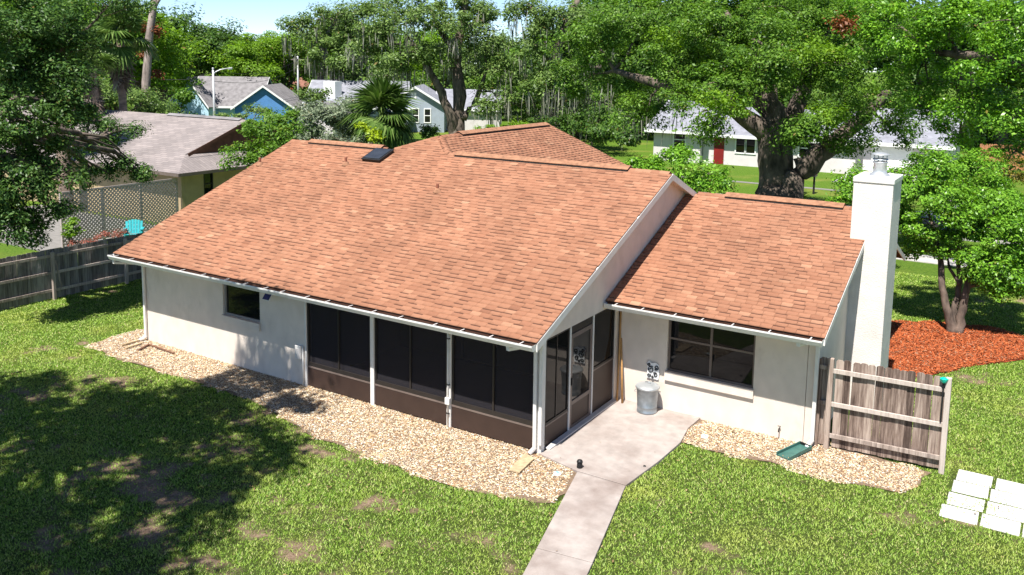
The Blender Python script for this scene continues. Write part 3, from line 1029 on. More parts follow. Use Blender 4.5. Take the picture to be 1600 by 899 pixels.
# ---- fascia, rake boards, soffit
fa = MB()
fa.box(-L-GO+.02, GO-.02, -EV+.02, -EV+.045, HE-.20, HE-.045)
fa.build('fascia', 'white_paint', house)
fa = MB(); fa.box(.01, XR-.03, WE+.02, WE+.045, WHE-.20, WHE-.045); fa.build('fascia', 'white_paint', house)
def rake(x0, x1, pts, h=.15, mat='white_paint'):
    mb = MB()
    poly = [(y, z-.03) for y, z in pts]+[(y, z-.03-h) for y, z in reversed(pts)]
    mb.prism(poly, 0, x0, x1)
    return mb.build('rake_board', mat, house)
rake(GO-.002, GO+.024, [(-EV, HE), (RY, ZR), (8.2, zback(8.2))])
rake(-L-GO-.024, -L-GO+.002, [(-EV, HE), (RY, ZR), (11.9, zback(11.9))])
rake(XR-.002, XR+.024, [(WE, WHE), (WR, WZR), (11.9, WZR-PW*(11.9-WR))], .13)
MB().box(-L-GO+.03, -.003, -EV+.046, .01, HE-.185, HE-.165).build('soffit', 'stucco', house)
MB().box(.0, W2-.003, WE+.046, D1+.01, WHE-.185, WHE-.165).build('soffit', 'stucco', house)
# sloping soffits under the rake overhangs
mb = MB(); slopebox(mb, .0, GO-.004, -EV+.05, HE, RY, ZR, .012, .10); slopebox(mb, .0, GO-.004, RY, ZR, 8.2, zback(8.2), .012, .10); mb.build('soffit', 'stucco', house)
mb = MB(); slopebox(mb, W2+.001, XR-.004, WE+.05, WHE, WR, WZR, .012, .10); mb.build('soffit', 'stucco', house)

# ---- gutters
def gutter(x0, x1, y, z, hang):
    prof = [(0, 0), (0, -.11), (-.125, -.11), (-.165, -.03), (-.165, 0), (-.153, 0), (-.153, -.03), (-.117, -.10), (-.008, -.10), (-.008, 0)]
    mb = MB()
    mb.prism([(y+a_, z+b_) for a_, b_ in prof], 0, x0, x1)
    for xe in (x0-.003, x1):
        mb.prism([(y, z), (y, z-.11), (y-.125, z-.11), (y-.165, z-.03), (y-.165, z)], 0, xe, xe+.003)
    g_ = mb.build('gutter', 'white_paint', house)
    mb = MB(); mb.prism([(y-.009, z-.040), (y-.009, z-.098), (y-.116, z-.098), (y-.148, z-.040)], 0, x0+.01, x1-.01)
    d_ = mb.build('gutter_debris', 'gutter_dark', g_)
    rr = random.Random(4)
    for k in range(hang):
        xx = x0+(k+.5+rr.uniform(-.2, .2))*(x1-x0)/hang
        MB().box(xx-.012, xx+.012, y-.163, y+.03, z+.001, z+.009).build('hanger', 'trim_grey', g_)
gutter(-L-GO-.06, GO-.01, -EV+.018, HE-.042, 19)
gutter(.03, XR-.005, WE+.018, WHE-.042, 7)

def downspout(path, w=.07, d=.055):
    mb = MB()
    for a_, b_ in zip(path[:-1], path[1:]):
        a_, b_ = Vector(a_), Vector(b_)
        e_ = (b_-a_).normalized()*.02
        mb.bar(a_-e_, b_+e_, w, d, up=(0, 1, 0) if abs((b_-a_).normalized().z) > .8 else (0, 0, 1))
    return mb.build('downspout', 'white_paint', house, bevel=.008)
downspout([(-L-.22, -EV-.04, HE-.13), (-L-.2, -EV-.03, HE-.25), (-L+.045, -.05, HE-.36), (-L+.045, -.05, .12), (-L-.03, -.18, .05)])
downspout([(-.34, -EV-.04, HE-.13), (-.33, -EV-.03, HE-.23), (-.12, -.065, HE-.27), (-.11, -.065, .12), (-.15, -.17, .05)])
downspout([(3.98, WE-.04, WHE-.13), (3.98, WE-.03, WHE-.22), (W2+.0, D1-.06, WHE-.26), (W2+.0, D1-.06, .14), (W2-.05, D1-.22, .06)])
MB().box(-.035, .03, -.075, -.02, .2, 2.2).build('post', 'white_paint', house, bevel=.006)

# conduit with box on the second porch post, and meter box on the stucco
mb = MB(); mb.tube([(-2.155, -.035, 0), (-2.155, -.035, 2.2)], .016, 8); mb.build('conduit', 'white_paint', house)
MB().box(-2.21, -2.10, -.075, -.02, .50, .64).build('junction_box', 'white_paint', house, bevel=.008)
for z in (.3, .9, 1.85):
    MB().box(-2.19, -2.12, -.055, -.016, z, z+.02).build('strap', 'bronze', house)
eb = bpy.data.objects.new('electric_box', None)
link(eb, house)
MB().box(-6.40, -6.22, -.075, .005, .62, .93).build('box', 'white_paint', eb, bevel=.012)
MB().box(-6.385, -6.235, -.082, -.074, .64, .86).build('cover', 'trim_grey', eb, bevel=.004)
mb = MB(); mb.tube([(-6.19, -.03, 0), (-6.19, -.03, .93)], .018, 8); mb.build('conduit', 'white_paint', house)
sp = bpy.data.objects.new('solar_light', None)
link(sp, house)
mb = MB(); mb.bar((-7.06, -.30, 1.92), (-7.06, -.16, 2.10), .19, .015, up=(0, -1, 1)); mb.build('solar_panel', 'solar_blue', sp)
mb = MB(); mb.bar((-7.06, -.29, 1.905), (-7.06, -.15, 2.085), .215, .012, up=(0, -1, 1)); mb.bar((-7.06, -.2, 2.0), (-7.06, .0, 2.0), .03, .03); mb.build('bracket', 'white_plastic', sp)
# hose tap low on the wing wall and a cleat
mb = MB(); mb.tube([(3.55, D1+.01, .22), (3.55, D1-.07, .22), (3.55, D1-.09, .16)], .014, 8); mb.tube([(3.52, D1-.05, .27), (3.58, D1-.05, .27)], .008, 6); mb.build('hose_tap', 'bronze', house)

# ---- roof fittings
def roofpt(x, y): return Vector((x, y, zmain(y)))
for x, y, h in ((-8.93, 4.36, .22), (-5.17, 3.58, .20), (-11.85, 3.9, .22)):
    p = roofpt(x, y)
    mb = MB()
    mb.lathe([(0, h), (.034, h), (.036, h-.01), (.036, -.05)], p, 14)
    vp = mb.build('vent_pipe', 'pipe_rust', roof)
    mb = MB(); mb.lathe([(.04, .07), (.055, .055), (.10, .0), (.12, -.03)], p+Vector((0, 0, .02)), 14); mb.build('vent_boot', 'shingle_flat', roof)
sk0, sk1 = (-8.55, -7.92), (4.62, 5.22)
sv = vm
def slopeslab(x0, x1, y0, y1, h0, h1):
    nn = np.array([0, -vm[2], vm[1]])
    P = []
    for hh in (h0, h1):
        for x, y in ((x0, y0), (x1, y0), (x1, y1), (x0, y1)):
            P.append(tuple(np.array([x, y, zmain(y)])+nn*hh))
    return P, [(3, 2, 1, 0), (4, 5, 6, 7), (0, 1, 5, 4), (1, 2, 6, 5), (2, 3, 7, 6), (3, 0, 4, 7)]
sk = bpy.data.objects.new('skylight', None)
link(sk, house)
mb = MB(); mb.add(*slopeslab(sk0[0], sk0[1], sk1[0], sk1[1], -.02, .07)); mb.build('skylight_curb', 'black_iron', sk)
mb = MB(); mb.add(*slopeslab(sk0[0]-.02, sk0[1]+.02, sk1[0]-.02, sk1[1]+.02, .072, .10)); mb.build('skylight_frame', 'black_iron', sk, bevel=.01)
mb = MB(); mb.add(*slopeslab(sk0[0]+.035, sk0[1]-.035, sk1[0]+.035, sk1[1]-.035, .102, .115)); mb.build('skylight_pane', 'skylight_glass', sk, bevel=.012)

# ---- chimney
ch = bpy.data.objects.new('chimney', None)
link(ch, house)
cx0, cx1, cy0, cy1 = W2-.05, 4.925, 5.79, 6.86
MB().box(cx0, cx1, cy0, cy1, -.05, 4.90).build('chimney_stack', 'stucco_chimney', ch, bevel=.01)
MB().box(cx0-.015, cx1+.02, cy0-.02, cy1+.02, 4.902, 5.02).build('chimney_cap', 'white_paint', ch, bevel=.02)
cc = ((cx0+cx1)/2+.02, (cy0+cy1)/2, 5.02)
mb = MB(); mb.lathe([(.21, 0), (.20, .03), (.145, .06), (.135, .10), (.135, .26), (.15, .27), (.15, .30), (.125, .30)], cc, 24); mb.build('flue', 'galv_lid', ch)
mb = MB(); mb.lathe([(.155, .335), (.155, .36), (.12, .365)], cc, 24); mb.build('flue_band', 'galvanised', ch)
for k in range(4):
    a_ = k*math.pi/2+.5
    mb = MB(); mb.tube([(cc[0]+.13*math.cos(a_), cc[1]+.13*math.sin(a_), cc[2]+.28), (cc[0]+.13*math.cos(a_), cc[1]+.13*math.sin(a_), cc[2]+.46)], .009, 6); mb.build('flue_strut', 'galvanised', ch)
mb = MB(); mb.lathe([(0, .50), (.10, .485), (.185, .455), (.19, .445), (.17, .44), (0, .44)], cc, 24); mb.build('rain_cap', 'galv_lid', ch)

# ------------------------------------------------------------------ things by the house
def pt(o): return Vector(o)
can = empty('metal_dustbin', (.86, 2.93, .045), 'galvanised metal dustbin with lid on the patio against the wing wall', 'dustbin')
c0 = Vector((.86, 2.93, .045))
prof = [(0, .0), (.205, .0), (.215, .012), (.208, .03)]
for k in range(7):
    prof += [(.21+k*.0035, .05+k*.065), (.219+k*.0035, .085+k*.065), (.211+k*.0035, .11+k*.065)]
prof = [(0, 0), (.20, 0), (.212, .01), (.212, .035), (.205, .045), (.207, .12), (.213, .13), (.213, .145), (.208, .155), (.228, .50), (.238, .51), (.238, .525), (.226, .53), (.215, .52)]
mb = MB(); mb.lathe(prof, c0, 40); mb.build('bin_body', 'galvanised', can)
mb = MB(); mb.lathe([(.252, .525), (.256, .53), (.256, .56), (.245, .572), (.16, .60), (.04, .612), (0, .613)], c0, 40); mb.lathe([(.252, .525), (.236, .53)], c0, 40); mb.build('bin_lid', 'galv_lid', can)
mb = MB(); mb.tube([c0+Vector((-.06, 0, .60)), c0+Vector((-.05, 0, .645)), c0+Vector((.05, 0, .645)), c0+Vector((.06, 0, .60))], .008, 8); mb.build('lid_handle', 'galvanised', can)
for s_ in (-1, 1):
    mb = MB()
    a_ = math.radians(200 if s_ < 0 else 20)
    px_, py_ = math.cos(a_), math.sin(a_)
    q = c0+Vector((px_*.232, py_*.232, .44)); t_ = Vector((-py_, px_, 0)); n_ = Vector((px_, py_, 0))
    mb.tube([q-t_*.06, q-t_*.06+n_*.03, q+t_*.06+n_*.03, q+t_*.06], .007, 8); mb.build('side_handle', 'galvanised', can)

# black and white ornament on the wall above the bin: white plate with black scrolls
orn = empty('wall_ornament', (.83, D1-.03, .68), 'small black and white patterned ornament on the wall above the metal dustbin', 'ornament')
yo = D1-.012
mb = MB(); mb.prism([(.70, .66), (.97, .66), (.985, .80), (.97, .98), (.89, 1.03), (.80, 1.0), (.74, 1.04), (.69, .98), (.71, .85)], 1, yo-.022, yo); mb.build('plate', 'white_plastic', orn, bevel=.006)
rr = random.Random(12)
def scroll(cx_, cz_, r0, turns, st, sgn):
    pts = []
    n = int(14*turns)
    for k in range(n+1):
        a_ = st+sgn*2*math.pi*turns*k/n
        r_ = r0*(1-.72*k/n)
        pts.append((cx_+r_*math.cos(a_), yo-.03, cz_+r_*math.sin(a_)))
    return pts
for (cx_, cz_, r0, tn, st, sg) in ((.80, .86, .075, 1.4, 1.0, 1), (.90, .76, .055, 1.2, 2.5, -1), (.92, .92, .055, 1.3, 4., 1), (.755, .735, .045, 1.1, .5, -1), (.75, .97, .035, 1.0, 3, 1), (.845, .70, .03, 1., 1.5, 1)):
    mb = MB(); mb.tube(scroll(cx_, cz_, r0, tn, st, sg), .0125, 6); mb.build('scroll', 'black_iron', orn)

# timber poles leaning in the corner
for i, (xa, ya, xb, za, lab) in enumerate(((.10, 3.06, .055, 2.02, 'longer tan timber pole leaning upright in the corner beside the screened porch'),
                                      (.24, 3.04, .08, 1.42, 'shorter tan timber pole leaning in the corner nearer the metal dustbin'))):
    mb = MB(); mb.tube([(xa, ya, .045), ((xa+xb)/2, ya+.10, (za+.05)/2), (xb, D1-.04, za)], [.024, .023, .021], 10)
    o = mb.build('timber_pole', 'pole_wood'); tag(o, lab, 'pole')

# black cap light at the patio corner
lp = empty('path_light', (.90, -.16, .045), 'small black solar path light standing at the patio edge', 'path light')
mb = MB(); mb.lathe([(0, 0), (.052, 0), (.055, .01), (.05, .07), (.047, .10), (0, .10)], (.90, -.16, .045), 18); mb.build('light_body', 'black_plastic', lp)
mb = MB(); mb.lathe([(.055, .10), (.058, .108), (.045, .14), (.015, .155), (0, .156)], (.90, -.16, .045), 18); mb.build('light_cap', 'black_plastic', lp)
o = MB().lathe([(0, .012), (.022, .012), (.028, 0)], (1.86, .55, .046), 12).build('drain_plug', 'black_plastic'); tag(o, 'tiny round black plug on the patio near its right edge', 'plug')
for (px, py, lab) in ((871, 740, 'small pale blue round cover in the gravel beside the patio'), (1101, 682, 'small pale blue round cover in the gravel below the wing window')):
    g_ = G(px, py, .03)
    e_ = empty('utility_cover', (g_[0], g_[1], .03), lab, 'cover')
    mb = MB(); mb.lathe([(.0, .022), (.058, .022), (.07, .012), (.072, -.01)], (g_[0], g_[1], .03), 18); mb.build('rim', 'white_plastic', e_)
    mb = MB(); mb.box(g_[0]-.028, g_[0]+.028, g_[1]-.02, g_[1]+.02, .052, .06); mb.build('lid', 'teal_plastic', e_, bevel=.004)

# boards under the left and middle downspouts
q = [G(795, 738), G(812, 742), G(835, 720), G(820, 712)]
o = MB().prism([(p[0], p[1]) for p in q], 2, .02, .055).build('splash_board', 'board_wood', bevel=.005)
tag(o, 'flat tan splash board on gravel below the porch corner downspout', 'board')
for (a_, b_, mt, lab) in (((190, 542), (219, 534), 'board_wood', 'short pale stick nearest the lawn beside the left corner downspout'), ((197, 547), (224, 538), 'board_wood', 'short pale stick just below the left corner downspout outlet'),
                     ((216, 550), (233, 541), 'brown_wood', 'short dark brown strip angled away from the left stucco wall'), ((233, 541), (272, 555), 'brown_wood', 'long dark brown strip lying along the left stucco wall')):
    A, B = G(*a_), G(*b_)
    o = MB().bar((A[0], A[1], .045), (B[0], B[1], .05), .05, .03).build('wood_strip', mt, bevel=.003)
    tag(o, lab, 'wood strip')

# green splash block at the wing downspout
sb = empty('splash_block', (4.0, 2.6, .02), 'dark green plastic splash block under the wing downspout', 'splash block')
a0, b0 = Vector((W2-.08, D1-.20, .05)), Vector((3.86, 2.38, .03))
mb = MB(); mb.bar(a0, b0, .24, .02); mb.build('tray', 'green_plastic', sb)
dv = (b0-a0).normalized(); sd = dv.cross(Vector((0, 0, 1)))
for s_ in (-1, 1):
    mb = MB(); mb.bar(a0+sd*s_*.125+Vector((0, 0, .03)), b0+sd*s_*.14+Vector((0, 0, .02)), .02, .07); mb.build('tray_side', 'green_plastic', sb)
mb = MB(); mb.bar(a0-sd*.12+Vector((0, 0, .02)), a0+sd*.12+Vector((0, 0, .02)), .02, .08); mb.build('tray_back', 'black_plastic', sb)

# ---- gate fence beside the wing
PH = 1.80
def picket_mesh(w, h, name='picket', mat='picket_wood', t=.018, ear=.03):
    mb = MB()
    mb.prism([(-w/2, 0), (w/2, 0), (w/2, h-ear), (w/2-ear, h), (-w/2+ear, h), (-w/2, h-ear)], 1, -t/2, t/2)
    return mb.mesh(name, mat)
gf = empty('picket_fence', (5.4, 3.35, 0), 'weathered brown picket fence panel beside the wing corner', 'fence')
def frel(p): return (p[0]-5.4, p[1]-3.35, p[2])
pm_ = picket_mesh(.1375, 1.74)
rr = random.Random(3)
x = 4.62
fdir = Vector((6.42-4.46, 3.46-3.33, 0)).normalized()
def fp(s_, off=0): return Vector((4.46, 3.33, 0))+fdir*s_+Vector((-fdir.y, fdir.x, 0))*off
k = 0
s_ = .06
while s_ < 1.92:
    p = fp(s_+.066, .055)
    o = obj('picket', pm_, gf, frel((p.x, p.y, .04+rr.uniform(-.012, .012))))
    o.rotation_euler = (rr.uniform(-.008, .008), rr.uniform(-.012, .012), math.atan2(fdir.y, fdir.x)+rr.uniform(-.03, .03))
    s_ += .139
for s0 in (-.17, -.055):
    p = fp(s0, .06)
    o = obj('picket', pm_, gf, frel((p.x, p.y, .04))); o.rotation_euler = (0, 0, math.atan2(fdir.y, fdir.x))
for z in (.27, .90, 1.56):
    A, B = fp(.0, .0), fp(1.95, .0)
    A.z = B.z = z
    mb = MB(); mb.bar(A, B, .04, .088); mb.build('rail', 'rail_wood', gf, bevel=.006)
for z in (.90, 1.60):
    A, B = fp(-.24, .01), fp(-.06, .01)
    A.z = B.z = z
    mb = MB(); mb.bar(A, B, .035, .085); mb.build('rail', 'picket_wood', gf, bevel=.006)
for s0, h in ((-.03, 1.80), (1.98, 1.80)):
    p = fp(s0, .0)
    mb = MB(); mb.box(p.x-.047, p.x+.047, p.y-.047, p.y+.047, -.05, h); mb.build('fence_post', 'rail_wood' if s0 > 0 else 'picket_wood', gf, bevel=.006)
p = fp(-.22, .03)
mb = MB(); mb.box(p.x-.03, p.x+.03, p.y-.03, p.y+.03, -.02, 1.75); mb.build('fence_post', 'picket_wood', gf, bevel=.005)
stk = empty('garden_stake', tuple(fp(1.90, -.04)+Vector((0, 0, 1.0))), 'dark stake with turquoise faceted top fixed to the fence panel post', 'stake')
p = fp(1.90, -.045)
mb = MB(); mb.bar((p.x, p.y, 1.0), (p.x, p.y, 1.70), .03, .03); mb.build('shaft', 'black_plastic', stk)
mb = MB(); mb.lathe([(.02, 1.70), (.06, 1.735), (.075, 1.78), (.04, 1.80), (.0, 1.79)], (p.x, p.y, 0), 7, False); mb.build('stake_top', 'turquoise', stk)

# ---- pavers
pav = []
for r_ in range(4):
    for c_ in range(3):
        u = np.array([6.70+c_*.60, 3.79-r_*.525])
        pav.append((u, r_, c_))
pvm = MB().box(0, .56, -.478, 0, 0, .05).mesh('paver', 'paver')
rowname = ['first', 'second', 'third', 'fourth']
rr = random.Random(8)
for u, r_, c_ in pav:
    o = obj('paver', pvm, None, (u[0]+rr.uniform(-.012, .012)-r_*.035, u[1]+rr.uniform(-.012, .012), -.046+rr.uniform(-.003, .003)))
    o.rotation_euler = (rr.uniform(-.01, .01), rr.uniform(-.01, .01), rr.uniform(-.02, .02))
    tag(o, 'white concrete paver, %s row from the fence panel, %s column from the left' % (rowname[r_], ['left', 'middle', 'right'][c_]), 'paver', 'white pavers in the lawn')
    bm_ = o.modifiers.new('bevel', 'BEVEL'); bm_.width = .008; bm_.segments = 2

# ------------------------------------------------------------------ loose ground cover (uncountable)
def scatter(poly, n, seed):
    g_ = np.random.default_rng(seed)
    P = np.array(poly)
    lo, hi = P.min(0), P.max(0)
    out = np.zeros((0, 2))
    while len(out) < n:
        q = lo+(hi-lo)*g_.random((n*2, 2))
        q = q[in_poly(q[:, 0], q[:, 1], poly)]
        out = np.concatenate([out, q])
    return out[:n]

def pebbles(name, poly, n, size, z, mat, label, seed):
    g_ = np.random.default_rng(seed)
    q = scatter(wobble(poly, .15, .22, seed), n, seed)
    base = np.array([(1, 0, 0), (.3, .95, 0), (-.8, .6, 0), (-.8, -.6, 0), (.3, -.95, 0), (.1, .05, .9)], float)
    fc = np.array([(0, 1, 5), (1, 2, 5), (2, 3, 5), (3, 4, 5), (4, 0, 5)])
    sz = size*np.exp(g_.normal(0, .35, (n, 1)))*np.stack([np.ones(n), g_.uniform(.6, 1, n), g_.uniform(.35, .7, n)], -1)
    V = base[None]*(1+g_.normal(0, .12, (n, 6, 1)))*sz[:, None, :]
    a = g_.random(n)*6.283
    ca, sa = np.cos(a)[:, None], np.sin(a)[:, None]
    x = V[:, :, 0]*ca-V[:, :, 1]*sa
    y = V[:, :, 0]*sa+V[:, :, 1]*ca
    V = np.stack([x+q[:, None, 0], y+q[:, None, 1], V[:, :, 2]+z+g_.uniform(-.004, .010, (n, 1))], -1).reshape(-1, 3)
    Fc = (fc[None]+(np.arange(n)*6)[:, None, None]).reshape(-1, 3)
    o = obj(name, np_mesh(name, V, Fc, mat))
    tag(o, label, 'gravel', kind='stuff')
pebbles('gravel', GRAVEL, 52000, .0125, .006, 'pebble', 'cream and brown pebbles in the bed along the rear wall and porch', 31)
pebbles('gravel', WGRAVEL, 15000, .0125, .006, 'pebble', 'tan pebbles in the small bed below the wing window', 32)

def chips(name, poly, n, mat, z, label, seed):
    g_ = np.random.default_rng(seed)
    q = scatter(wobble(poly, .12, .25, seed), n, seed)
    l_ = g_.uniform(.018, .05, n); w_ = g_.uniform(.006, .014, n)
    a = g_.random(n)*6.283
    ax = np.stack([np.cos(a), np.sin(a), g_.normal(0, .25, n)], -1)*l_[:, None]
    bx = np.stack([-np.sin(a), np.cos(a), g_.normal(0, .3, n)], -1)*w_[:, None]
    c = np.stack([q[:, 0], q[:, 1], z+g_.uniform(0, .03, n)], -1)
    V = np.stack([c-ax-bx, c+ax-bx, c+ax+bx, c-ax+bx], 1).reshape(-1, 3)
    Fc = np.arange(n*4).reshape(-1, 4)
    o = obj(name, np_mesh(name, V, Fc, mat))
    tag(o, label, 'mulch', kind='stuff')
chips('mulch', MULCH, 42000, 'mulch_chip', .012, 'orange-red bark mulch around the small tree behind the chimney', 33)

def lawn_blades():
    g_ = np.random.default_rng(41)
    n = 2300000
    x = g_.uniform(-18.2, 15.0, n); y = g_.uniform(-10.5, 20, n)
    v = np.stack([x, y, np.zeros(n)], -1)-CAM
    dep = v@_d
    px = 800+F*(v@R2v)/dep; py = 449.5+PY-F*(v@U2v)/dep
    core = (px > -40) & (px < 1640) & (py > 0) & (py < 960)
    keep = core | ((px > -500) & (px < 2600) & (py > 0) & (py < 1500) & (g_.random(n) < .45))
    keep &= g_.random(n) < np.clip((15.5/np.maximum(dep, 1))**1.5, 0, 1)
    keep &= ~((x > -L-.02) & (x < .0) & (y > -.02) & (y < 12.2)) & ~((x > -.1) & (x < 4.95) & (y > D1-.02) & (y < 12))
    wl = lambda p, s: wobble(p, .07, .2, s)
    keep &= ~in_poly(x, y, wl(GRAVEL, 51)) & ~in_poly(x, y, wl(WGRAVEL, 52)) & ~in_poly(x, y, wl(MULCH, 53)) & ~in_poly(x, y, SLAB)
    lx_, rx_ = .93+(-y-.3)*.262, 1.88+(-y-.3)*.236
    keep &= ~((y < -.25) & (x > lx_+.01) & (x < rx_-.01))
    keep &= ~((x > 6.60) & (x < 8.5) & (y < 3.78) & (y > 1.70) & (g_.random(n) > .25) & (((x-6.70+.05) % .6 < .52) | ((3.79-y) % .525 < .44)) )
    keep &= g_.random(n) > bare_mask(x, y)*.85
    x, y, dep = x[keep], y[keep], dep[keep]
    n = len(x)
    tuft = fbm(x, y, .5, 77)
    hgt = (.015+.036*tuft)*g_.uniform(.6, 1.3, n)
    a = g_.random(n)*6.283
    w = g_.uniform(.0055, .010, n)*np.clip(dep/13, 1, 2.0)
    lean = g_.uniform(.4, 1.7, n)[:, None]*hgt[:, None]
    b0 = np.stack([x, y, gz(x, y)-.004], -1)
    side = np.stack([np.cos(a), np.sin(a), np.zeros(n)], -1)*w[:, None]
    a2 = a+1.57+g_.normal(0, .4, n)
    tip = b0+np.stack([np.cos(a2), np.sin(a2), np.zeros(n)], -1)*lean+np.stack([np.zeros(n), np.zeros(n), hgt], -1)
    V = np.stack([b0-side, b0+side, tip], 1).reshape(-1, 3)
    o = obj('grass', np_mesh('grass', V, np.arange(n*3).reshape(-1, 3), 'grass_blade'))
    tag(o, 'patchy green lawn grass around the house', 'grass', kind='stuff')
lawn_blades()

islands('litter', [(0, (.10, .06, .03)), (.5, (.24, .15, .07)), (1, (.36, .27, .15))], .9)
def litter():
    g_ = np.random.default_rng(88)
    n = 5200
    x = g_.uniform(-17, 8.5, n); y = g_.uniform(-8, 6, n)
    c = (x-4.9)**2+(y-2.6)**2
    keep = g_.random(n) < np.where((x > 1.9) & (x < 6.2) & (y > 2) & (y < 3.3), 1.0, .35+.3*np.exp(-((x+5)**2/30+(y+3)**2/8)))
    keep &= ~((x > -L) & (x < 0) & (y > 0)) & ~((x > 0) & (x < 4.3) & (y > D1-.03))
    x, y = x[keep], y[keep]
    n = len(x)
    a = g_.random(n)*6.283; l_ = g_.uniform(.016, .034, n); w_ = l_*g_.uniform(.3, .55, n)
    ax = np.stack([np.cos(a)*l_, np.sin(a)*l_, g_.normal(0, .25, n)*l_], -1)
    bx = np.stack([-np.sin(a)*w_, np.cos(a)*w_, g_.normal(0, .3, n)*w_], -1)
    onslab = in_poly(x, y, SLAB) | ((y < -.25) & (x > .93+(-y-.3)*.262) & (x < 1.88+(-y-.3)*.236))
    ok = ~onslab | (g_.random(n) < .12)
    c = np.stack([x, y, np.where(onslab, .055, .035)+g_.uniform(0, .012, n)], -1)
    V = np.stack([c-ax, c-bx, c+ax, c+bx], 1)[ok].reshape(-1, 3)
    o = obj('fallen_leaves', np_mesh('fallen_leaves', V, np.arange(len(V)).reshape(-1, 4), 'litter'))
    tag(o, 'scattered dry brown leaves on the lawn and gravel', 'leaves', kind='stuff')
litter()

# ------------------------------------------------------------------ plants
def leaf_mesh(name, C, Nrm, size, mat, g_, aspect=.5):
    n = len(C)
    t = g_.normal(size=(n, 3))
    Nrm = Nrm/np.linalg.norm(Nrm, axis=1, keepdims=True)
    a = np.cross(Nrm, t); a /= np.linalg.norm(a, axis=1, keepdims=True)
    b_ = np.cross(Nrm, a)
    s_ = (size*np.exp(np.clip(g_.normal(0, .28, n), -.6, .45)))[:, None]
    a = a*s_*.5; b_ = b_*s_*.5*aspect
    bend = Nrm*s_*.10
    V = np.stack([C-a-bend, C-b_*1.0, C+a-bend, C+b_*1.0], 1).reshape(-1, 3)
    return np_mesh(name, V, np.arange(n*4).reshape(-1, 4), mat)

DK = 5.0
def crown_cloud(lobes, g_, dens, clump, flat=.65):
    """lobes: (centre, rx, rz); returns leaf centres and normals"""
    Cs, Ns, tips = [], [], []
    for c, rx_, rz_ in lobes:
        c = np.asarray(c, float)
        area = 4*math.pi*((rx_*rz_))
        cl = clump*(.75+.5*g_.random())
        nclump = max(5, int(area/(cl*cl*2.6)))
        d = g_.normal(size=(nclump, 3)); d /= np.linalg.norm(d, axis=1, keepdims=True)
        rad = g_.random(nclump)**.38
        rad *= 1+.22*np.sin(d[:, 0]*4.1+c[0])*np.cos(d[:, 1]*3.7+c[1])+g_.normal(0, .07, nclump)
        P = c+d*rad[:, None]*np.array([rx_, rx_, rz_])
        tips.append(P)
        per = np.maximum(12, (DK*dens*cl*cl*np.exp(g_.normal(0, .45, nclump)))).astype(int)
        idx = np.repeat(np.arange(nclump), per)
        csz = (cl*np.exp(g_.normal(0, .25, nclump)))[idx]
        off = g_.normal(size=(len(idx), 3))
        off /= np.linalg.norm(off, axis=1, keepdims=True)
        off *= (g_.random(len(idx))**.5)[:, None]
        Cs.append(P[idx]+off*csz[:, None]*np.array([1, 1, flat]))
        Ns.append(off*.7+d[idx]*.35+np.array([0, 0, .75])+g_.normal(0, .45, (len(idx), 3)))
    return np.concatenate(Cs), np.concatenate(Ns), tips

def limb_path(a, b_, sag, g_, n=6):
    a, b_ = np.asarray(a, float), np.asarray(b_, float)
    ln = np.linalg.norm(b_-a)
    pts = []
    off = g_.normal(0, .06, 3)*ln
    for k in range(n+1):
        t = k/n
        p = a+(b_-a)*t+off*math.sin(math.pi*t)+g_.normal(0, .018, 3)*ln*(0 < k < n)
        p[2] += sag*ln*math.sin(math.pi*t)
        pts.append(tuple(p))
    return pts

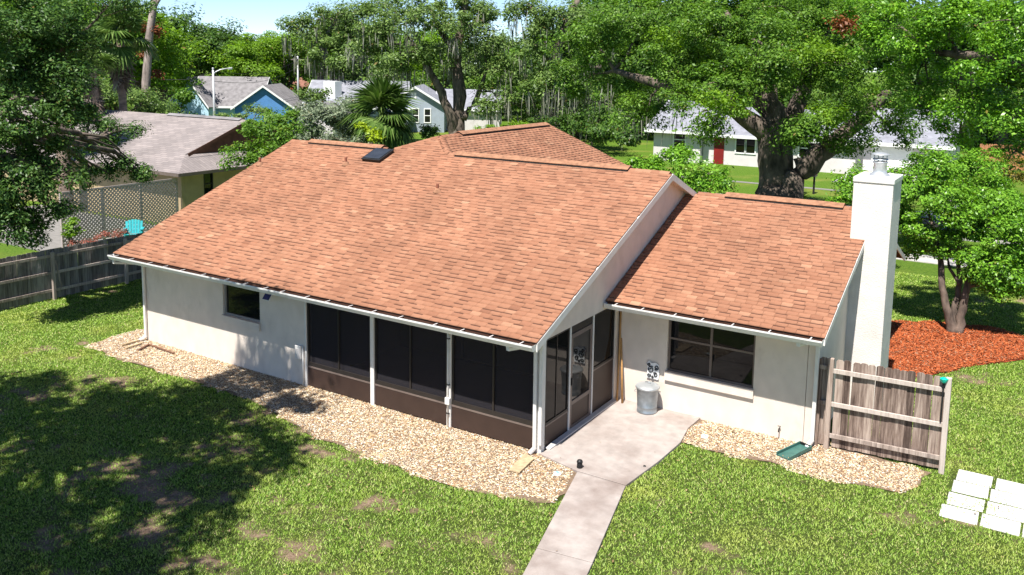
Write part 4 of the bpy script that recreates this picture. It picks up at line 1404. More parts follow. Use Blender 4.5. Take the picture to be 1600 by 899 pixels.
def tree(name, label, cat, base, r0, forks, lobes, leaf, size, dens=60, clump=.6, bark='bark', seed=1, group=None, moss=None, flare=1.5, twigs=5, aspect=.5, extra=None, sides=9):
    """forks: list of main stems (paths of points with radii); lobes hang on the nearest stem"""
    g_ = np.random.default_rng(seed)
    root = empty(name, tuple(base), label, cat, group)
    tb = MB()
    nodes = []
    for path, radii in forks:
        # densify and roughen stems
        P, Rr = [], []
        for i in range(len(path)-1):
            for k in range(4):
                t = k/4
                P.append(np.asarray(path[i])*(1-t)+np.asarray(path[i+1])*t+(g_.normal(0, .10, 3)*radii[i] if (i+k) else 0))
                Rr.append((radii[i]*(1-t)+radii[i+1]*t)*(1+g_.normal(0, .04)))
        P.append(np.asarray(path[-1])); Rr.append(radii[-1])
        if flare > 1:
            Rr[0] *= flare; Rr[1] *= 1+(flare-1)*.35
        tb.tube([tuple(p) for p in P], [float(x) for x in Rr], sides)
        nodes += [(p, rr_) for p, rr_ in zip(P[2:], Rr[2:])]
    C, Nn, tips = crown_cloud(lobes, g_, dens, clump)
    for (c, rx_, rz_), tp in zip(lobes, tips):
        c = np.asarray(c, float)
        best = min(nodes, key=lambda q: np.linalg.norm(q[0]-c)+.6*max(0, q[0][2]-c[2]))
        ln = np.linalg.norm(best[0]-c)
        ra = min(best[1]*.75, .05+ln*.028)
        pth = limb_path(best[0], c, .06, g_)
        tb.tube(pth, [float(ra*(1-.75*k/6)) for k in range(7)], 6)
        for t in tp[:: max(1, len(tp)//max(1, twigs))][:twigs]:
            s_ = pth[random.Random(int(abs(t[0])*1000)).choice((3, 4, 5, 6))]
            tb.tube(limb_path(s_, t, .05, g_, 3), [max(.012, ra*.3), max(.01, ra*.22), max(.008, ra*.15), max(.006, ra*.08)], 5)
    tb.build('trunk', bark, root)
    org = np.array(base, float)
    o = obj('crown', leaf_mesh('crown', C-org, Nn, size, leaf, g_, aspect), root)
    if extra:
        for nm, lb, lf, sz, dn in extra:
            C2, N2, _ = crown_cloud(lb, g_, dn, clump*.8)
            obj(nm, leaf_mesh(nm, C2-org, N2, sz, lf, g_, aspect), root)
    if moss:
        nm, mlobes, lmax, wm = moss
        V = []
        for c, rx_, rz_ in mlobes:
            c = np.asarray(c, float)
            m_ = max(6, int(nm*rx_*rx_))
            for _ in range(m_):
                a_ = g_.random()*6.283; rad = math.sqrt(g_.random())
                top = c+np.array([math.cos(a_)*rad*rx_, math.sin(a_)*rad*rx_, -rz_*math.sqrt(max(0, 1-rad*rad))*g_.uniform(.2, 1)])
                ln = lmax*g_.uniform(.25, 1)
                for _k in range(int(5+7*g_.random())):
                    q = top+g_.normal(0, .24, 3)*np.array([1, 1, 1.1])
                    w_ = wm*g_.uniform(.5, 1.2)
                    b_ = g_.random()*3.14
                    dx = np.array([math.cos(b_)*w_, math.sin(b_)*w_, 0])
                    l2 = ln*g_.uniform(.5, 1)
                    sw = g_.normal(0, .06, 3)*l2
                    V += [q-dx*.5, q+dx*.5, q+dx*.6+np.array([sw[0], sw[1], -l2*.5]), q-dx*.6+np.array([sw[0], sw[1], -l2*.5])]
                    V += [q-dx*.6+np.array([sw[0], sw[1], -l2*.5]), q+dx*.6+np.array([sw[0], sw[1], -l2*.5]), q+dx*.1+np.array([sw[0]*1.5, sw[1]*1.5, -l2]), q-dx*.1+np.array([sw[0]*1.5, sw[1]*1.5, -l2])]
        V = np.array(V)-org
        obj('spanish_moss', np_mesh('spanish_moss', V, np.arange(len(V)).reshape(-1, 4), 'moss'), root)['kind'] = 'stuff'
    return root

def PL(lst):
    """pixel lobes (px, py, depth, rx_px, rz_px) -> world lobes"""
    return [(at(x, y, d), rx_*d/F, rz_*d/F) for x, y, d, rx_, rz_ in lst]
def PLs(k, lst):
    return PL([(x, y, d*(1.34 if x > 120 and y > 150 else k), a_, b_) for x, y, d, a_, b_ in lst])
def gnd(p): return np.array([p[0], p[1], -.03])

# big live oak in the front yard, right of centre
b_ = np.array([-3.0, 26.3, -.05])
f1 = at(1215, 190, 41.5)
big_lobes = PL([(930, 60, 45, 75, 45), (1000, 30, 44, 80, 45), (1070, 90, 42, 75, 45), (980, 130, 45, 65, 32), (1130, 40, 40, 80, 45), (1140, 130, 37, 52, 38), (1120, 185, 36, 42, 28), (1200, 70, 38, 75, 40),
                (1060, 155, 40, 50, 26), (1010, 175, 43, 45, 20), (1300, 185, 37, 56, 28), (1270, 110, 39, 80, 45), (1350, 150, 40, 75, 42), (1240, 20, 41, 80, 40), (1330, 50, 42, 80, 45), (1390, 200, 41, 50, 26),
                (1320, 225, 38, 30, 14), (1262, 205, 37, 34, 16), (1215, 105, 36, 40, 28), (900, 120, 47, 45, 30)])
tree('live_oak', 'huge live oak with thick dark trunk in the front yard, right of centre', 'tree', b_, 1.1,
     [([b_, at(1212, 300, 41.2), at(1208, 235, 41.3), at(1200, 160, 41.5), at(1175, 90, 41.5), at(1130, 20, 41)], [1.0, .92, .74, .58, .42, .22]),
      ([b_+np.array([.5, 0, 0]), at(1240, 275, 40.8), at(1290, 235, 40.2), at(1345, 190, 40), at(1410, 120, 40.5)], [.62, .62, .46, .32, .16]),
      ([at(1212, 262, 41.2), at(1238, 200, 41.6), at(1262, 120, 42), at(1300, 40, 42)], [.5, .44, .34, .18]),
      ([at(1205, 215, 41.3), at(1150, 170, 41), at(1060, 140, 42), at(960, 110, 44)], [.5, .38, .28, .14])],
     big_lobes, 'leaf_oak', .135, dens=98, clump=.72, seed=101, twigs=4, moss=(.7, [big_lobes[3], big_lobes[9], big_lobes[-1]], 2.0, .05),
     extra=[('crown_bright_tips', PL([(1120, 165, 35, 38, 26), (1250, 80, 37, 50, 26), (1300, 185, 36, 36, 18), (1080, 60, 41, 45, 25)]), 'leaf_bright', .13, 90)], flare=1.25, sides=12)  # sunlit look of the tips put into a brighter leaf colour

# second oak whose trunk stands beyond the right edge of the view
bb = np.array([13.5, 24.0, -.05])
lob = PL([(1400, 70, 33, 70, 42), (1480, 40, 31, 75, 45), (1550, 90, 29, 70, 42), (1450, 130, 33, 65, 36), (1590, 30, 29, 80, 45), (1530, 165, 31, 60, 34), (1600, 175, 29, 55, 38), (1370, 30, 34, 60, 36), (1440, 185, 34, 48, 24), (1590, 235, 31, 40, 22), (1500, 205, 33, 40, 20)])
tree('live_oak', 'leafy live oak filling the upper right corner, its trunk outside the view', 'tree', bb, .5,
     [([bb, bb+np.array([-.2, -.1, 3]), bb+np.array([-1.2, -.4, 5.5]), at(1560, 90, 30), at(1440, 80, 33)], [.55, .45, .38, .2, .09])],
     lob, 'leaf_glossy', .115, dens=120, clump=.6, seed=102, twigs=5,
     extra=[('dead_leaves', PL([(1320, 36, 33, 9, 12)]), 'leaf_rust', .13, 60)])

# near tree hanging in from the left edge
bl = np.array([-21.6, -5.6, -.05])
lob = PLs(1.13, [(20, 30, 21, 75, 60), (90, 20, 22, 70, 50), (170, 0, 23, 65, 26), (40, 110, 21, 70, 52), (105, 85, 22, 55, 42), (20, 190, 20.5, 60, 48), (85, 165, 21.5, 50, 34), (60, 245, 21, 65, 36), (130, 225, 22, 55, 26), (185, 205, 22.5, 34, 20), (190, 255, 22.5, 36, 18), (150, 275, 22, 32, 16), (15, 300, 20.5, 50, 45), (70, 320, 21, 36, 30), (30, 365, 20.5, 34, 28), (215, 270, 22.5, 16, 9), (50, 350, 21, 20, 35), (5, 250, 20.5, 50, 50), (60, 200, 21, 55, 40), (10, 340, 20.5, 40, 40), (95, 130, 21.5, 50, 40), (55, 60, 21.5, 60, 45), (140, 190, 22, 40, 24), (80, 285, 21, 50, 26)])
tree('broadleaf_tree', 'dark leafy tree hanging into view from the left edge over the grey fence', 'tree', bl, .3,
     [([bl, bl+np.array([.3, .4, 3]), at(-60, 200, 23.8), at(30, 120, 24.1), at(120, 60, 24.9)], [.36, .3, .24, .16, .06])],
     lob, 'leaf_near', .10, dens=190, clump=.42, seed=103, twigs=6, aspect=.42)

# trees behind the viewpoint, seen only as shade on the lawn and the wall
def shade(gx, gy, h): 
    t = h/1.9
    return np.array([gx+.09*t, gy-t, h])
s_lobes = []
for gx, gy, h, rx_, rz_ in [(-8.2, -2.3, 9.0, 1.25, .9), (-6.4, -2.6, 8.6, 1.2, .9), (-10.3, -4.2, 9.2, 1.5, 1.0), (-8.6, -4.9, 9.5, 1.4, 1.0), (-6.8, -4.4, 9.4, 1.5, 1.0), (-4.9, -3.2, 8.8, 1.25, .9), (-4.8, -5.0, 9.6, 1.4, 1.0), (-3.4, -6.4, 9.4, 1.3, 1.0), (-6.5, -6.8, 10, 1.6, 1.1),
                        (-8.7, -7.0, 10, 1.6, 1.1), (-11.6, -5.6, 9.6, 1.3, 1.0), (-12.4, -4.2, 9.0, .8, .6), (-4.3, -8.3, 10, 1.5, 1.0), (-2.9, -7.6, 9.6, 1.0, .8), (-5.6, -1.0, 8.2, .6, .5), (-7.0, -.6, 7.9, .65, .45), (-7.6, -1.2, 8.3, .7, .5), (-2.5, -9.2, 9.8, 1.2, .8), (-10.2, -6.3, 9.8, 1.4, 1.0), (-5.4, -7.6, 9.9, 1.3, 1.0), (-3.9, -4.4, 9.0, .8, .7), (-7.6, -3.6, 9.0, 1.2, .9), (-9.0, -3.0, 9.1, 1.0, .8), (-11.2, -3.6, 9.0, .9, .7), (-7.9, .02, 9, .28, .2), (-7.1, .08, 9, .3, .2), (-6.5, .02, 9, .28, .2), (-7.5, -.1, 9, .3, .2)]:
    s_lobes.append((shade(gx, gy, max(h, 10.9)), rx_*1.12, rz_*1.1))
sbp = np.array([-7.2, -12.6, -.05])
tree('shade_tree', 'tall broadleaf tree behind the viewpoint that shades the left lawn', 'tree', sbp, .4,
     [([sbp, sbp+np.array([.1, .2, 3.5]), sbp+np.array([.3, .8, 7]), sbp+np.array([.5, 1.8, 10.5])], [.42, .34, .26, .1])],
     s_lobes, 'leaf_oak', .16, dens=68, clump=.42, seed=104, twigs=4)
s2 = [(shade(gx, gy, h), rx_, rz_) for gx, gy, h, rx_, rz_ in [(-18.2, 1.2, 13, 1.4, 1.0), (-17.0, 2.4, 13, 1.3, 1.0), (-18.6, 4.0, 13, 1.4, 1.0), (-16.4, 4.0, 13.5, 1.2, .9), (-19.5, 2.5, 12.5, 1.2, .9)]]
sb2 = np.array([-20.0, -6.5, -.05])
# crape myrtle on the mulch
tb_ = G(1488, 519)
lob = PL([(1440, 265, 27, 42, 26), (1500, 262, 27.5, 48, 24), (1420, 300, 26.5, 30, 26), (1470, 305, 26, 48, 28), (1530, 300, 27, 44, 26), (1570, 320, 26, 34, 24), (1450, 350, 26, 36, 20), (1515, 345, 25.5, 46, 22), (1565, 365, 25.5, 40, 24), (1590, 400, 25.5, 34, 24), (1540, 400, 25, 32, 16), (1500, 385, 25.5, 24, 14), (1430, 385, 26.5, 22, 14), (1570, 430, 25, 24, 14), (1540, 255, 28, 20, 14), (1600, 345, 26.5, 30, 26), (1530, 430, 25.2, 14, 7), (1575, 455, 25, 24, 12), (1600, 440, 25, 26, 18), (1415, 345, 27, 18, 18), (1555, 415, 25, 30, 18)])
tt = gnd(tb_)
lob = [(CAM+(c-CAM)*.955, a_*1.18, b2*1.16) for c, a_, b2 in lob]
tree('crape_myrtle', 'bright green small tree with several trunks standing in the red mulch bed', 'tree', tt, .12,
     [([tt, at(1482, 490, 24.5), at(1472, 450, 24.6), at(1470, 405, 24.8), at(1460, 360, 25), at(1440, 300, 25.4)], [.15, .115, .09, .075, .05, .02]),
      ([tt+np.array([.05, .06, 0]), at(1492, 485, 24.6), at(1500, 440, 24.7), at(1496, 400, 25), at(1505, 350, 25.3), at(1500, 290, 25.6)], [.13, .10, .07, .055, .04, .02]),
      ([tt+np.array([.12, -.02, 0]), at(1503, 485, 24.4), at(1513, 435, 24.4), at(1530, 395, 24.6), at(1560, 345, 25)], [.14, .11, .085, .06, .02]),
      ([at(1500, 445, 24.6), at(1484, 420, 24.9), at(1478, 395, 25.2)], [.05, .04, .02])],
     lob, 'leaf_glossy', .09, dens=320, clump=.34, bark='bark_myrtle', seed=105, twigs=8, flare=1.3, sides=10)

# shrubs and small trees beyond the house
def bush(label, lobes_px, leaf, size, dens, clump, seed, name='shrub', cat='shrub', bark='bark', group=None, aspect=.5):
    lob_ = PL(lobes_px)
    c = np.mean([l_[0] for l_ in lob_], 0)
    base = gnd(c)
    g_ = np.random.default_rng(seed)
    forks = []
    for k in range(3):
        p = base+np.array([g_.normal(0, .15), g_.normal(0, .15), 0])
        l_ = lob_[int(g_.integers(len(lob_)))][0]
        forks.append(([p, p*.6+np.array([c[0], c[1], c[2]*.5])*.4, np.array([c[0], c[1], c[2]*.8]), l_], [.07, .055, .045, .02]))
    return tree(name, label, cat, base, .06, forks, lob_, leaf, size, dens=dens, clump=clump, bark=bark, seed=seed, twigs=3, group=group, aspect=aspect, flare=1.2)
bush('broad glossy green shrub behind the roof in front of the white house', [(1012, 252, 33, 28, 17), (1048, 245, 32, 32, 18), (1092, 262, 31, 32, 18), (1030, 272, 31.5, 36, 18), (1075, 284, 31, 36, 18), (1112, 288, 30.5, 26, 15), (1118, 272, 32, 22, 14), (998, 266, 33, 18, 12), (1070, 240, 33, 22, 12)], 'leaf_glossy', .12, 150, .4, 201)
bush('green shrub peeking out left of the white chimney', [(1325, 290, 31, 24, 20), (1340, 275, 31.5, 22, 18), (1312, 305, 30.5, 16, 12), (1365, 300, 31, 30, 24)], 'leaf_glossy', .11, 150, .36, 202)
bush('leafy green shrub at the left end of the main roof ridge', [(425, 212, 37, 40, 28), (395, 236, 36, 36, 22), (440, 186, 38, 32, 18), (375, 254, 35.5, 26, 15), (458, 222, 37, 30, 22), (400, 200, 38, 24, 15), (470, 200, 38, 22, 14)], 'leaf_oak', .13, 130, .42, 203)
bush('grey-green olive shrub left of the fan palm', [(500, 190, 38, 40, 26), (535, 178, 38, 40, 28), (620, 205, 37.5, 22, 16), (560, 165, 39, 24, 14), (470, 215, 37, 26, 14), (520, 215, 36.5, 40, 16), (560, 205, 37.5, 28, 20), (480, 172, 40, 24, 14), (580, 218, 36.5, 28, 12)], 'leaf_olive', .12, 120, .42, 204)
bush('bright yellow-green fern clump under the fan palm', [(567, 196, 35, 9, 6), (580, 204, 34.8, 9, 8), (585, 214, 34.5, 9, 9)], 'leaf_fern', .12, 200, .2, 205, name='fern_clump', cat='fern')
bush('low bright green hedge behind the cross roof', [(750, 206, 50, 18, 8), (775, 201, 50, 20, 9), (800, 199, 50, 20, 9), (820, 200, 50, 16, 9)], 'leaf_bright', .13, 110, .35, 206, name='hedge', cat='hedge')
bush('round dark reddish shrub in front of the grey house', [(669, 204, 76, 12, 11), (664, 208, 76, 9, 8), (675, 207, 76, 8, 8)], 'leaf_oak_dark', .2, 60, .5, 207)
bush('small pale green plant at the foot of the lattice screen', [(112, 352, 33, 11, 12), (108, 368, 33, 9, 9)], 'leaf_bright', .12, 180, .25, 208, name='plant', cat='plant')
bush('small tree with yellow leaves before the cedar fence, right', [(1580, 255, 50, 22, 12), (1560, 270, 50, 14, 9), (1592, 275, 50, 14, 10)], 'leaf_yellowing', .14, 70, .45, 209, name='tree', cat='tree')
bush('green shrub against the light blue house', [(275, 160, 70, 13, 11), (288, 148, 70, 9, 8), (268, 178, 70, 10, 9), (285, 184, 70, 14, 6)], 'leaf_oak', .2, 70, .6, 210)
bush('yellow-green tree in front of the dark blue gable', [(405, 172, 62, 18, 9), (380, 182, 60, 16, 8), (425, 180, 62, 14, 8), (350, 186, 60, 16, 8)], 'leaf_oak_grey', .17, 80, .55, 211, name='tree', cat='tree')
bush('light green shrub beside the small garage gable', [(487, 150, 75, 18, 10), (503, 146, 75, 11, 8)], 'leaf_oak_grey', .2, 70, .6, 212)
bush('dark-leaved thicket left of the white house', [(870, 196, 56, 22, 14), (900, 190, 58, 24, 16), (930, 205, 56, 24, 15), (960, 198, 58, 22, 15), (985, 215, 56, 16, 11), (845, 190, 58, 18, 12), (940, 180, 60, 26, 16), (975, 182, 60, 20, 14)], 'leaf_oak_dark', .2, 75, .6, 213, name='thicket', cat='thicket')  # added thicket; dark leaf colour stands in for shade under the trees
# red flowers by the lattice
for i, (px, py, lab) in enumerate(((130, 378, 'red flowers at the left foot of the lattice screen'), (175, 366, 'red flowers left of the turquoise chair'))):
    bush(lab, [(px-14, py+1, 33, 10, 3.2), (px+2, py-1, 33, 10, 3.2), (px+18, py-3, 33, 10, 3.2)], 'flower_red', .06, 200, .16, 220+i, name='flower_bed', cat='flowers')

# mid oaks with moss in the centre
bm1 = gnd(at(716, 212, 76))
lob = PL([(600, 40, 72, 50, 32), (650, 20, 74, 50, 34), (700, 50, 74, 45, 34), (740, 20, 76, 50, 30), (620, 90, 72, 40, 28), (580, 75, 73, 38, 26), (680, 90, 74, 34, 22), (760, 70, 76, 34, 28), (790, 110, 75, 34, 26), (780, 150, 75, 30, 22), (830, 165, 76, 34, 18), (755, 170, 74, 24, 16)])
tree('moss_hung_oak', 'tall moss-hung oak with forked trunk in front of the grey house', 'tree', bm1, .5,
     [([bm1, at(718, 150, 76), at(712, 90, 76), at(722, 30, 76), at(732, -20, 76)], [.62, .55, .48, .36, .25]),
      ([bm1+np.array([-.5, 0, 0]), at(708, 190, 75.6), at(690, 145, 75), at(668, 105, 74.5), at(640, 60, 74)], [.5, .46, .36, .28, .14]),
      ([at(722, 185, 76), at(745, 155, 75.8), at(760, 110, 75.5)], [.3, .24, .14]),
      ([at(714, 95, 76), at(690, 50, 75.5), at(670, 10, 75)], [.36, .26, .14])],
     lob, 'leaf_oak_grey', .26, dens=26, clump=1.15, seed=301, twigs=5, moss=(1.5, lob, 2.8, .07), sides=10)
bm2 = gnd(at(862, 205, 70))
lob = PL([(820, 20, 70, 40, 28), (860, 45, 69, 40, 26), (900, 20, 70, 45, 30), (840, 80, 70, 40, 26), (880, 110, 69, 40, 24), (930, 70, 70, 40, 28), (920, 130, 69, 44, 24), (850, 140, 69, 34, 20), (960, 170, 68, 34, 18), (900, 165, 69, 34, 18)])
tree('moss_hung_oak', 'moss-hung oak with arching pale limb behind the main ridge, centre right', 'tree', bm2, .5,
     [([bm2, at(868, 150, 70), at(862, 90, 70), at(880, 50, 70), at(903, 0, 70)], [.5, .45, .42, .34, .22]),
      ([at(866, 130, 70), at(900, 108, 69.5), at(940, 105, 69)], [.36, .3, .18]),
      ([at(862, 95, 70), at(845, 40, 70), at(825, 5, 70)], [.3, .22, .12])],
     lob, 'leaf_oak_grey', .25, dens=26, clump=1.1, seed=302, twigs=5, moss=(1.7, lob, 3.0, .07))
bm3 = gnd(at(500, 170, 98))
lob = PL([(500, 30, 96, 36, 20), (540, 20, 96, 36, 22), (470, 50, 97, 30, 20), (520, 65, 96, 36, 22), (560, 60, 95, 36, 26), (490, 90, 96, 30, 18), (545, 100, 95, 34, 20), (590, 120, 95, 28, 18), (600, 20, 96, 34, 22)])
tree('moss_hung_oak', 'moss-hung oak with pale trunks behind the white chimney, upper left of centre', 'tree', bm3, .5,
     [([bm3, at(500, 120, 98), at(505, 70, 97), at(530, 20, 96)], [.5, .42, .34, .2]), ([bm3+np.array([1.5, 1, 0]), at(519, 110, 97.5), at(540, 60, 97)], [.36, .3, .18])],
     lob, 'leaf_oak_grey', .3, dens=20, clump=1.4, seed=303, bark='bark_pale', twigs=4, moss=(.8, lob, 3.2, .09))

# library crowns for the distant trees (shared meshes)
def lib_crown(nm, leaf, size, seed, spread):
    g_ = np.random.default_rng(seed)
    lb = []
    for k in range(15):
        a_ = g_.random()*6.283; r_ = math.sqrt(g_.random())*spread
        z = 6.2+4.2*g_.random()-.07*r_*r_*1.2
        lb.append((np.array([r_*math.cos(a_), r_*math.sin(a_), z]), g_.uniform(1.5, 2.5), g_.uniform(1.0, 1.8)))
    C, Nn, tips = crown_cloud(lb, g_, 17, 1.15)
    me = leaf_mesh(nm, C, Nn, size, leaf, g_)
    tb = MB()
    tb.tube([(0, 0, 0), (.05, .1, 1.5), (.1, 0, 3.5), (.0, .1, 6), (.1, .0, 8)], [.42, .3, .26, .2, .08], 8)
    for c, rx_, rz_ in lb:
        tb.tube(limb_path((.05, .05, g_.uniform(2.6, 5)), c, .08, g_), [.15*(1-.12*k) for k in range(7)], 5)
    tm = tb.mesh('trunk', 'bark')
    return me, tm
LIB = {'oak': lib_crown('crown', 'leaf_oak', .30, 401, 4.2), 'dark': lib_crown('crown', 'leaf_oak_dark', .30, 402, 4.4),
       'grey': lib_crown('crown', 'leaf_oak_grey', .30, 403, 4.2), 'bright': lib_crown('crown', 'leaf_bright', .28, 404, 3.6)}
def far_tree(px, d, top_py, kind, label, seed, wide=1.0):
    p = at(px, 150, d); p[2] = -.05
    h = at(px, top_py, d)[2]
    s_ = h/11.4
    root = empty('tree', tuple(p), label, 'tree', 'trees filling the background')
    rz_ = random.Random(seed).random()*6.28
    me, tm = LIB[kind]
    for nm, mm in (('crown', me), ('trunk', tm)):
        o = obj(nm, mm, root)
        o.rotation_euler = (0, 0, rz_)
        o.scale = (s_*wide, s_*wide, s_)
FT = [(290, 118, 2, 'dark', 'dark green tree crown behind the light blue house'), (345, 125, 26, 'dark', 'dark tree against the sky right of the bare pale trunk'),
      (405, 108, 55, 'bright', 'bright green rounded tree behind the orange house'), (445, 112, 50, 'bright', 'bright green tree beside the utility pole'),
      (470, 130, 30, 'grey', 'sparse grey-green tree touching the sky, upper left'), (560, 128, 15, 'oak', 'tree behind the grey house roof, left of the forked oak'),
      (640, 125, 40, 'oak', 'tree behind the grey house gable'), (700, 120, 40, 'bright', 'bright green tree behind the forked oak trunk'), (760, 115, 45, 'grey', 'tree right of the forked oak, against the sky'),
      (820, 105, 60, 'oak', 'tree behind the arching pale limb'), (890, 100, 20, 'dark', 'dark tree behind the arching oak, centre'), (950, 95, -20, 'dark', 'dark tree left of the white house'),
      (1010, 98, -40, 'oak', 'tall tree above the white house, its left end'), (1080, 100, -30, 'dark', 'dark tree behind the white house ridge'), (1160, 98, -50, 'oak', 'tall tree behind the thick oak trunk'),
      (1240, 100, -40, 'dark', 'dark tree behind the huge live oak crown'), (1330, 95, -40, 'oak', 'tree behind the white garage'), (1420, 92, -30, 'dark', 'dark tree beyond the white chimney'),
      (1500, 80, -20, 'dark', 'dark tree left of the cedar fence'), (1570, 78, -40, 'oak', 'tree behind the cedar fence at the right edge'), (1640, 75, -10, 'dark', 'dark tree at the far right edge'),
      (60, 75, -40, 'oak', 'tree far behind the near dark tree, left edge'), (140, 80, -30, 'oak', 'tree behind the palm with dead skirt'), (215, 85, 20, 'bright', 'light green tree beside the bare pale trunk'), (-40, 70, -20, 'dark', 'dark tree at the far left edge'),
      (255, 95, 60, 'oak', 'low tree between the bare pale trunk and the light blue house'), (180, 60, 110, 'grey', 'low thicket tree behind the brown-grey neighbour roof')]
for i, (px, d, tp, kd, lab) in enumerate(FT):
    far_tree(px, d, tp, kd, lab, 500+i, 1.15)
# a further row closing the view
for i, (px, d, tp, kd, lab) in enumerate([(360, 150, 40, 'dark', 'faint far tree behind the dark blue gable'), (520, 155, 60, 'dark', 'far tree under the moss-hung crowns, left'), (610, 150, 55, 'dark', 'far tree over the grey house ridge'),
                                     (680, 150, 60, 'dark', 'far tree seen between the forked trunks'), (790, 140, 55, 'dark', 'far tree below the arching limb, left'), (860, 130, 55, 'dark', 'far tree below the arching limb, right'),
                                     (930, 120, 70, 'dark', 'far tree in the dark gap left of the white house'), (980, 85, 100, 'dark', 'low dark tree beside the white house left end'), (905, 85, 110, 'dark', 'low dark tree in the shaded gap behind the cross roof'), (830, 88, 120, 'oak', 'low tree at the end of the hedge')]):
    far_tree(px, d, tp, kd, lab, 600+i, 1.5)

# bare pale trunk (snag) left
sg = gnd(at(228, 150, 62))
sn = empty('pine_snag', tuple(sg), 'tall bare pale trunk rising behind the brown-grey neighbour roof', 'tree')
mb = MB(); mb.tube([tuple(sg), tuple(at(228, 130, 62)), tuple(at(233, 60, 62)), tuple(at(240, 10, 62)), tuple(at(246, -40, 62))], [.34, .30, .27, .24, .2], 10)
mb.tube([tuple(at(241, 12, 62)), tuple(at(252, -5, 62)), tuple(at(262, -30, 62))], [.13, .10, .05], 7)
mb.build('trunk', 'bark_pale', sn)
g_ = np.random.default_rng(77)
C, Nn, _ = crown_cloud(PL([(218, 40, 62.5, 10, 10), (246, 45, 62.5, 9, 8), (222, 85, 62.5, 9, 6), (250, 115, 63, 8, 6)]), g_, 40, .5)
obj('dead_foliage', leaf_mesh('dead_foliage', C-sg, Nn, .2, 'leaf_rust', g_), sn)

# ------------------------------------------------------------------ palms
def frond_mesh(nm, mat, rad, blades, droop, seed):
    g_ = np.random.default_rng(seed)
    V, Fq = [], []
    # stalk along +x, then a fan of narrow folded blades
    V += [(0, -.012, 0), (0, .012, 0), (rad*.55, .008, rad*.05), (rad*.55, -.008, rad*.05)]
    Fq.append((0, 1, 2, 3))
    for k in range(blades):
        a_ = math.radians(-105+210*k/(blades-1))
        ln = rad*(.85-.35*abs(a_)/1.85)*g_.uniform(.85, 1.1)
        o = np.array([rad*.5, 0, rad*.05])
        dr = np.array([math.cos(a_), math.sin(a_), 0])
        sd_ = np.array([-dr[1], dr[0], 0])*rad*.035
        m_ = o+dr*ln*.55+np.array([0, 0, .02*rad-droop*ln*.12])
        e_ = o+dr*ln+np.array([0, 0, -droop*ln*.55])
        b0 = len(V)
        V += [tuple(o), tuple(m_-sd_), tuple(e_), tuple(m_+sd_)]
        Fq.append((b0, b0+1, b0+2, b0+3))
    return np_mesh(nm, V, Fq, mat)
FR = [frond_mesh('frond', 'leaf_palm', 1.0, 25, .6, 1), frond_mesh('frond', 'leaf_palm', 1.0, 23, 1.0, 2)]
FRD = [frond_mesh('dead_frond', 'leaf_dead_palm', 1.0, 13, .3, 3)]
def palm(label, base, top, r, nf, scale, dead=0, dead_len=1.2, seed=1, bark='bark_palm', low=-60):
    rr = random.Random(seed)
    root = empty('palm', tuple(base), label, 'palm')
    base, top = np.asarray(base), np.asarray(top)
    mb = MB()
    n = 14
    mb.tube([tuple(base+(top-base)*k/n+np.array([.04*math.sin(k*.7), .03*math.cos(k), 0])) for k in range(n+1)], [r*(1+.10*((k % 2))) for k in range(n+1)], 10)
    mb.build('trunk', bark, root)
    rel = Vector(tuple(top-base))
    for k in range(nf):
        o = obj('frond', FR[k % 2], root, rel)
        el = math.radians(rr.uniform(low, 80))
        o.rotation_euler = (rr.uniform(-.4, .4), -el, k*2.4+rr.uniform(-.3, .3))
        s_ = scale*rr.uniform(.8, 1.1)
        o.scale = (s_, s_, s_)
    for k in range(dead):
        o = obj('dead_frond', FRD[0], root, rel+Vector((0, 0, -rr.uniform(.0, dead_len))))
        o.rotation_euler = (rr.uniform(-.5, .5), math.radians(rr.uniform(62, 86)), k*2.4+rr.uniform(-.3, .3))
        s_ = scale*rr.uniform(.55, .8)
        o.scale = (s_, s_, s_)
fpb = gnd(at(600, 180, 37))
palm('dense fan palm behind the main roof ridge beside the skylight', fpb, at(596, 184, 37), .2, 110, 1.45, 14, .9, 701, low=-85)
p1 = at(188, 62, 48)
palm('tall cabbage palm with brown dead skirt, upper left', gnd(p1), p1, .2, 34, 1.9, 26, 1.6, 702, low=-35)
p2 = at(142, 105, 46)
palm('cabbage palm with long grey skirt of dead fronds, upper left', gnd(at(162, 150, 46)), p2, .18, 16, 1.5, 34, 2.2, 703, low=0)
p3 = at(92, 110, 40)
palm('thick palm trunk half hidden by the near dark tree', gnd(p3), p3, .30, 20, 1.7, 8, .6, 704, low=-20)
# low fan palms under the big oak
palm('low palm on the grass at the foot of the huge oak', gnd(at(1240, 312, 41)), gnd(at(1240, 312, 41))+np.array([0, 0, .5]), .1, 16, 1.1, 0, 0, 705, low=5)

# ------------------------------------------------------------------ left fence, lattice, chair
lf = empty('fence', (-17.5, 2.5, 0), 'weathered grey picket fence along the left side of the lawn', 'fence')
pg = picket_mesh(.138, 1.50, mat='picket_grey', ear=.02)
rr = random.Random(21)
y = -4.0
while y < 9.2:
    o = obj('picket', pg, lf, (-.03, y-2.5, .02+rr.uniform(-.015, .015)))
    o.rotation_euler = (rr.uniform(-.01, .01), 0, math.pi/2+rr.uniform(-.03, .03))
    y += .143
yy = -4.0
while yy < 9.2:
    mb = MB(); mb.box(-17.47, -17.38, yy-.045, yy+.045, -.05, 1.46); mb.build('fence_post', 'rail_wood', lf, bevel=.005)
    yy += 2.4
for z in (.28, .82, 1.34):
    for k in range(6):
        ya = -4.0+k*2.4+.047
        yb = min(ya+2.306, 9.2)
        if yb > ya+.3:
            mb = MB(); mb.box(-17.506, -17.466, ya, yb, z-.043, z+.043); mb.build('rail', 'rail_wood', lf, bevel=.004)
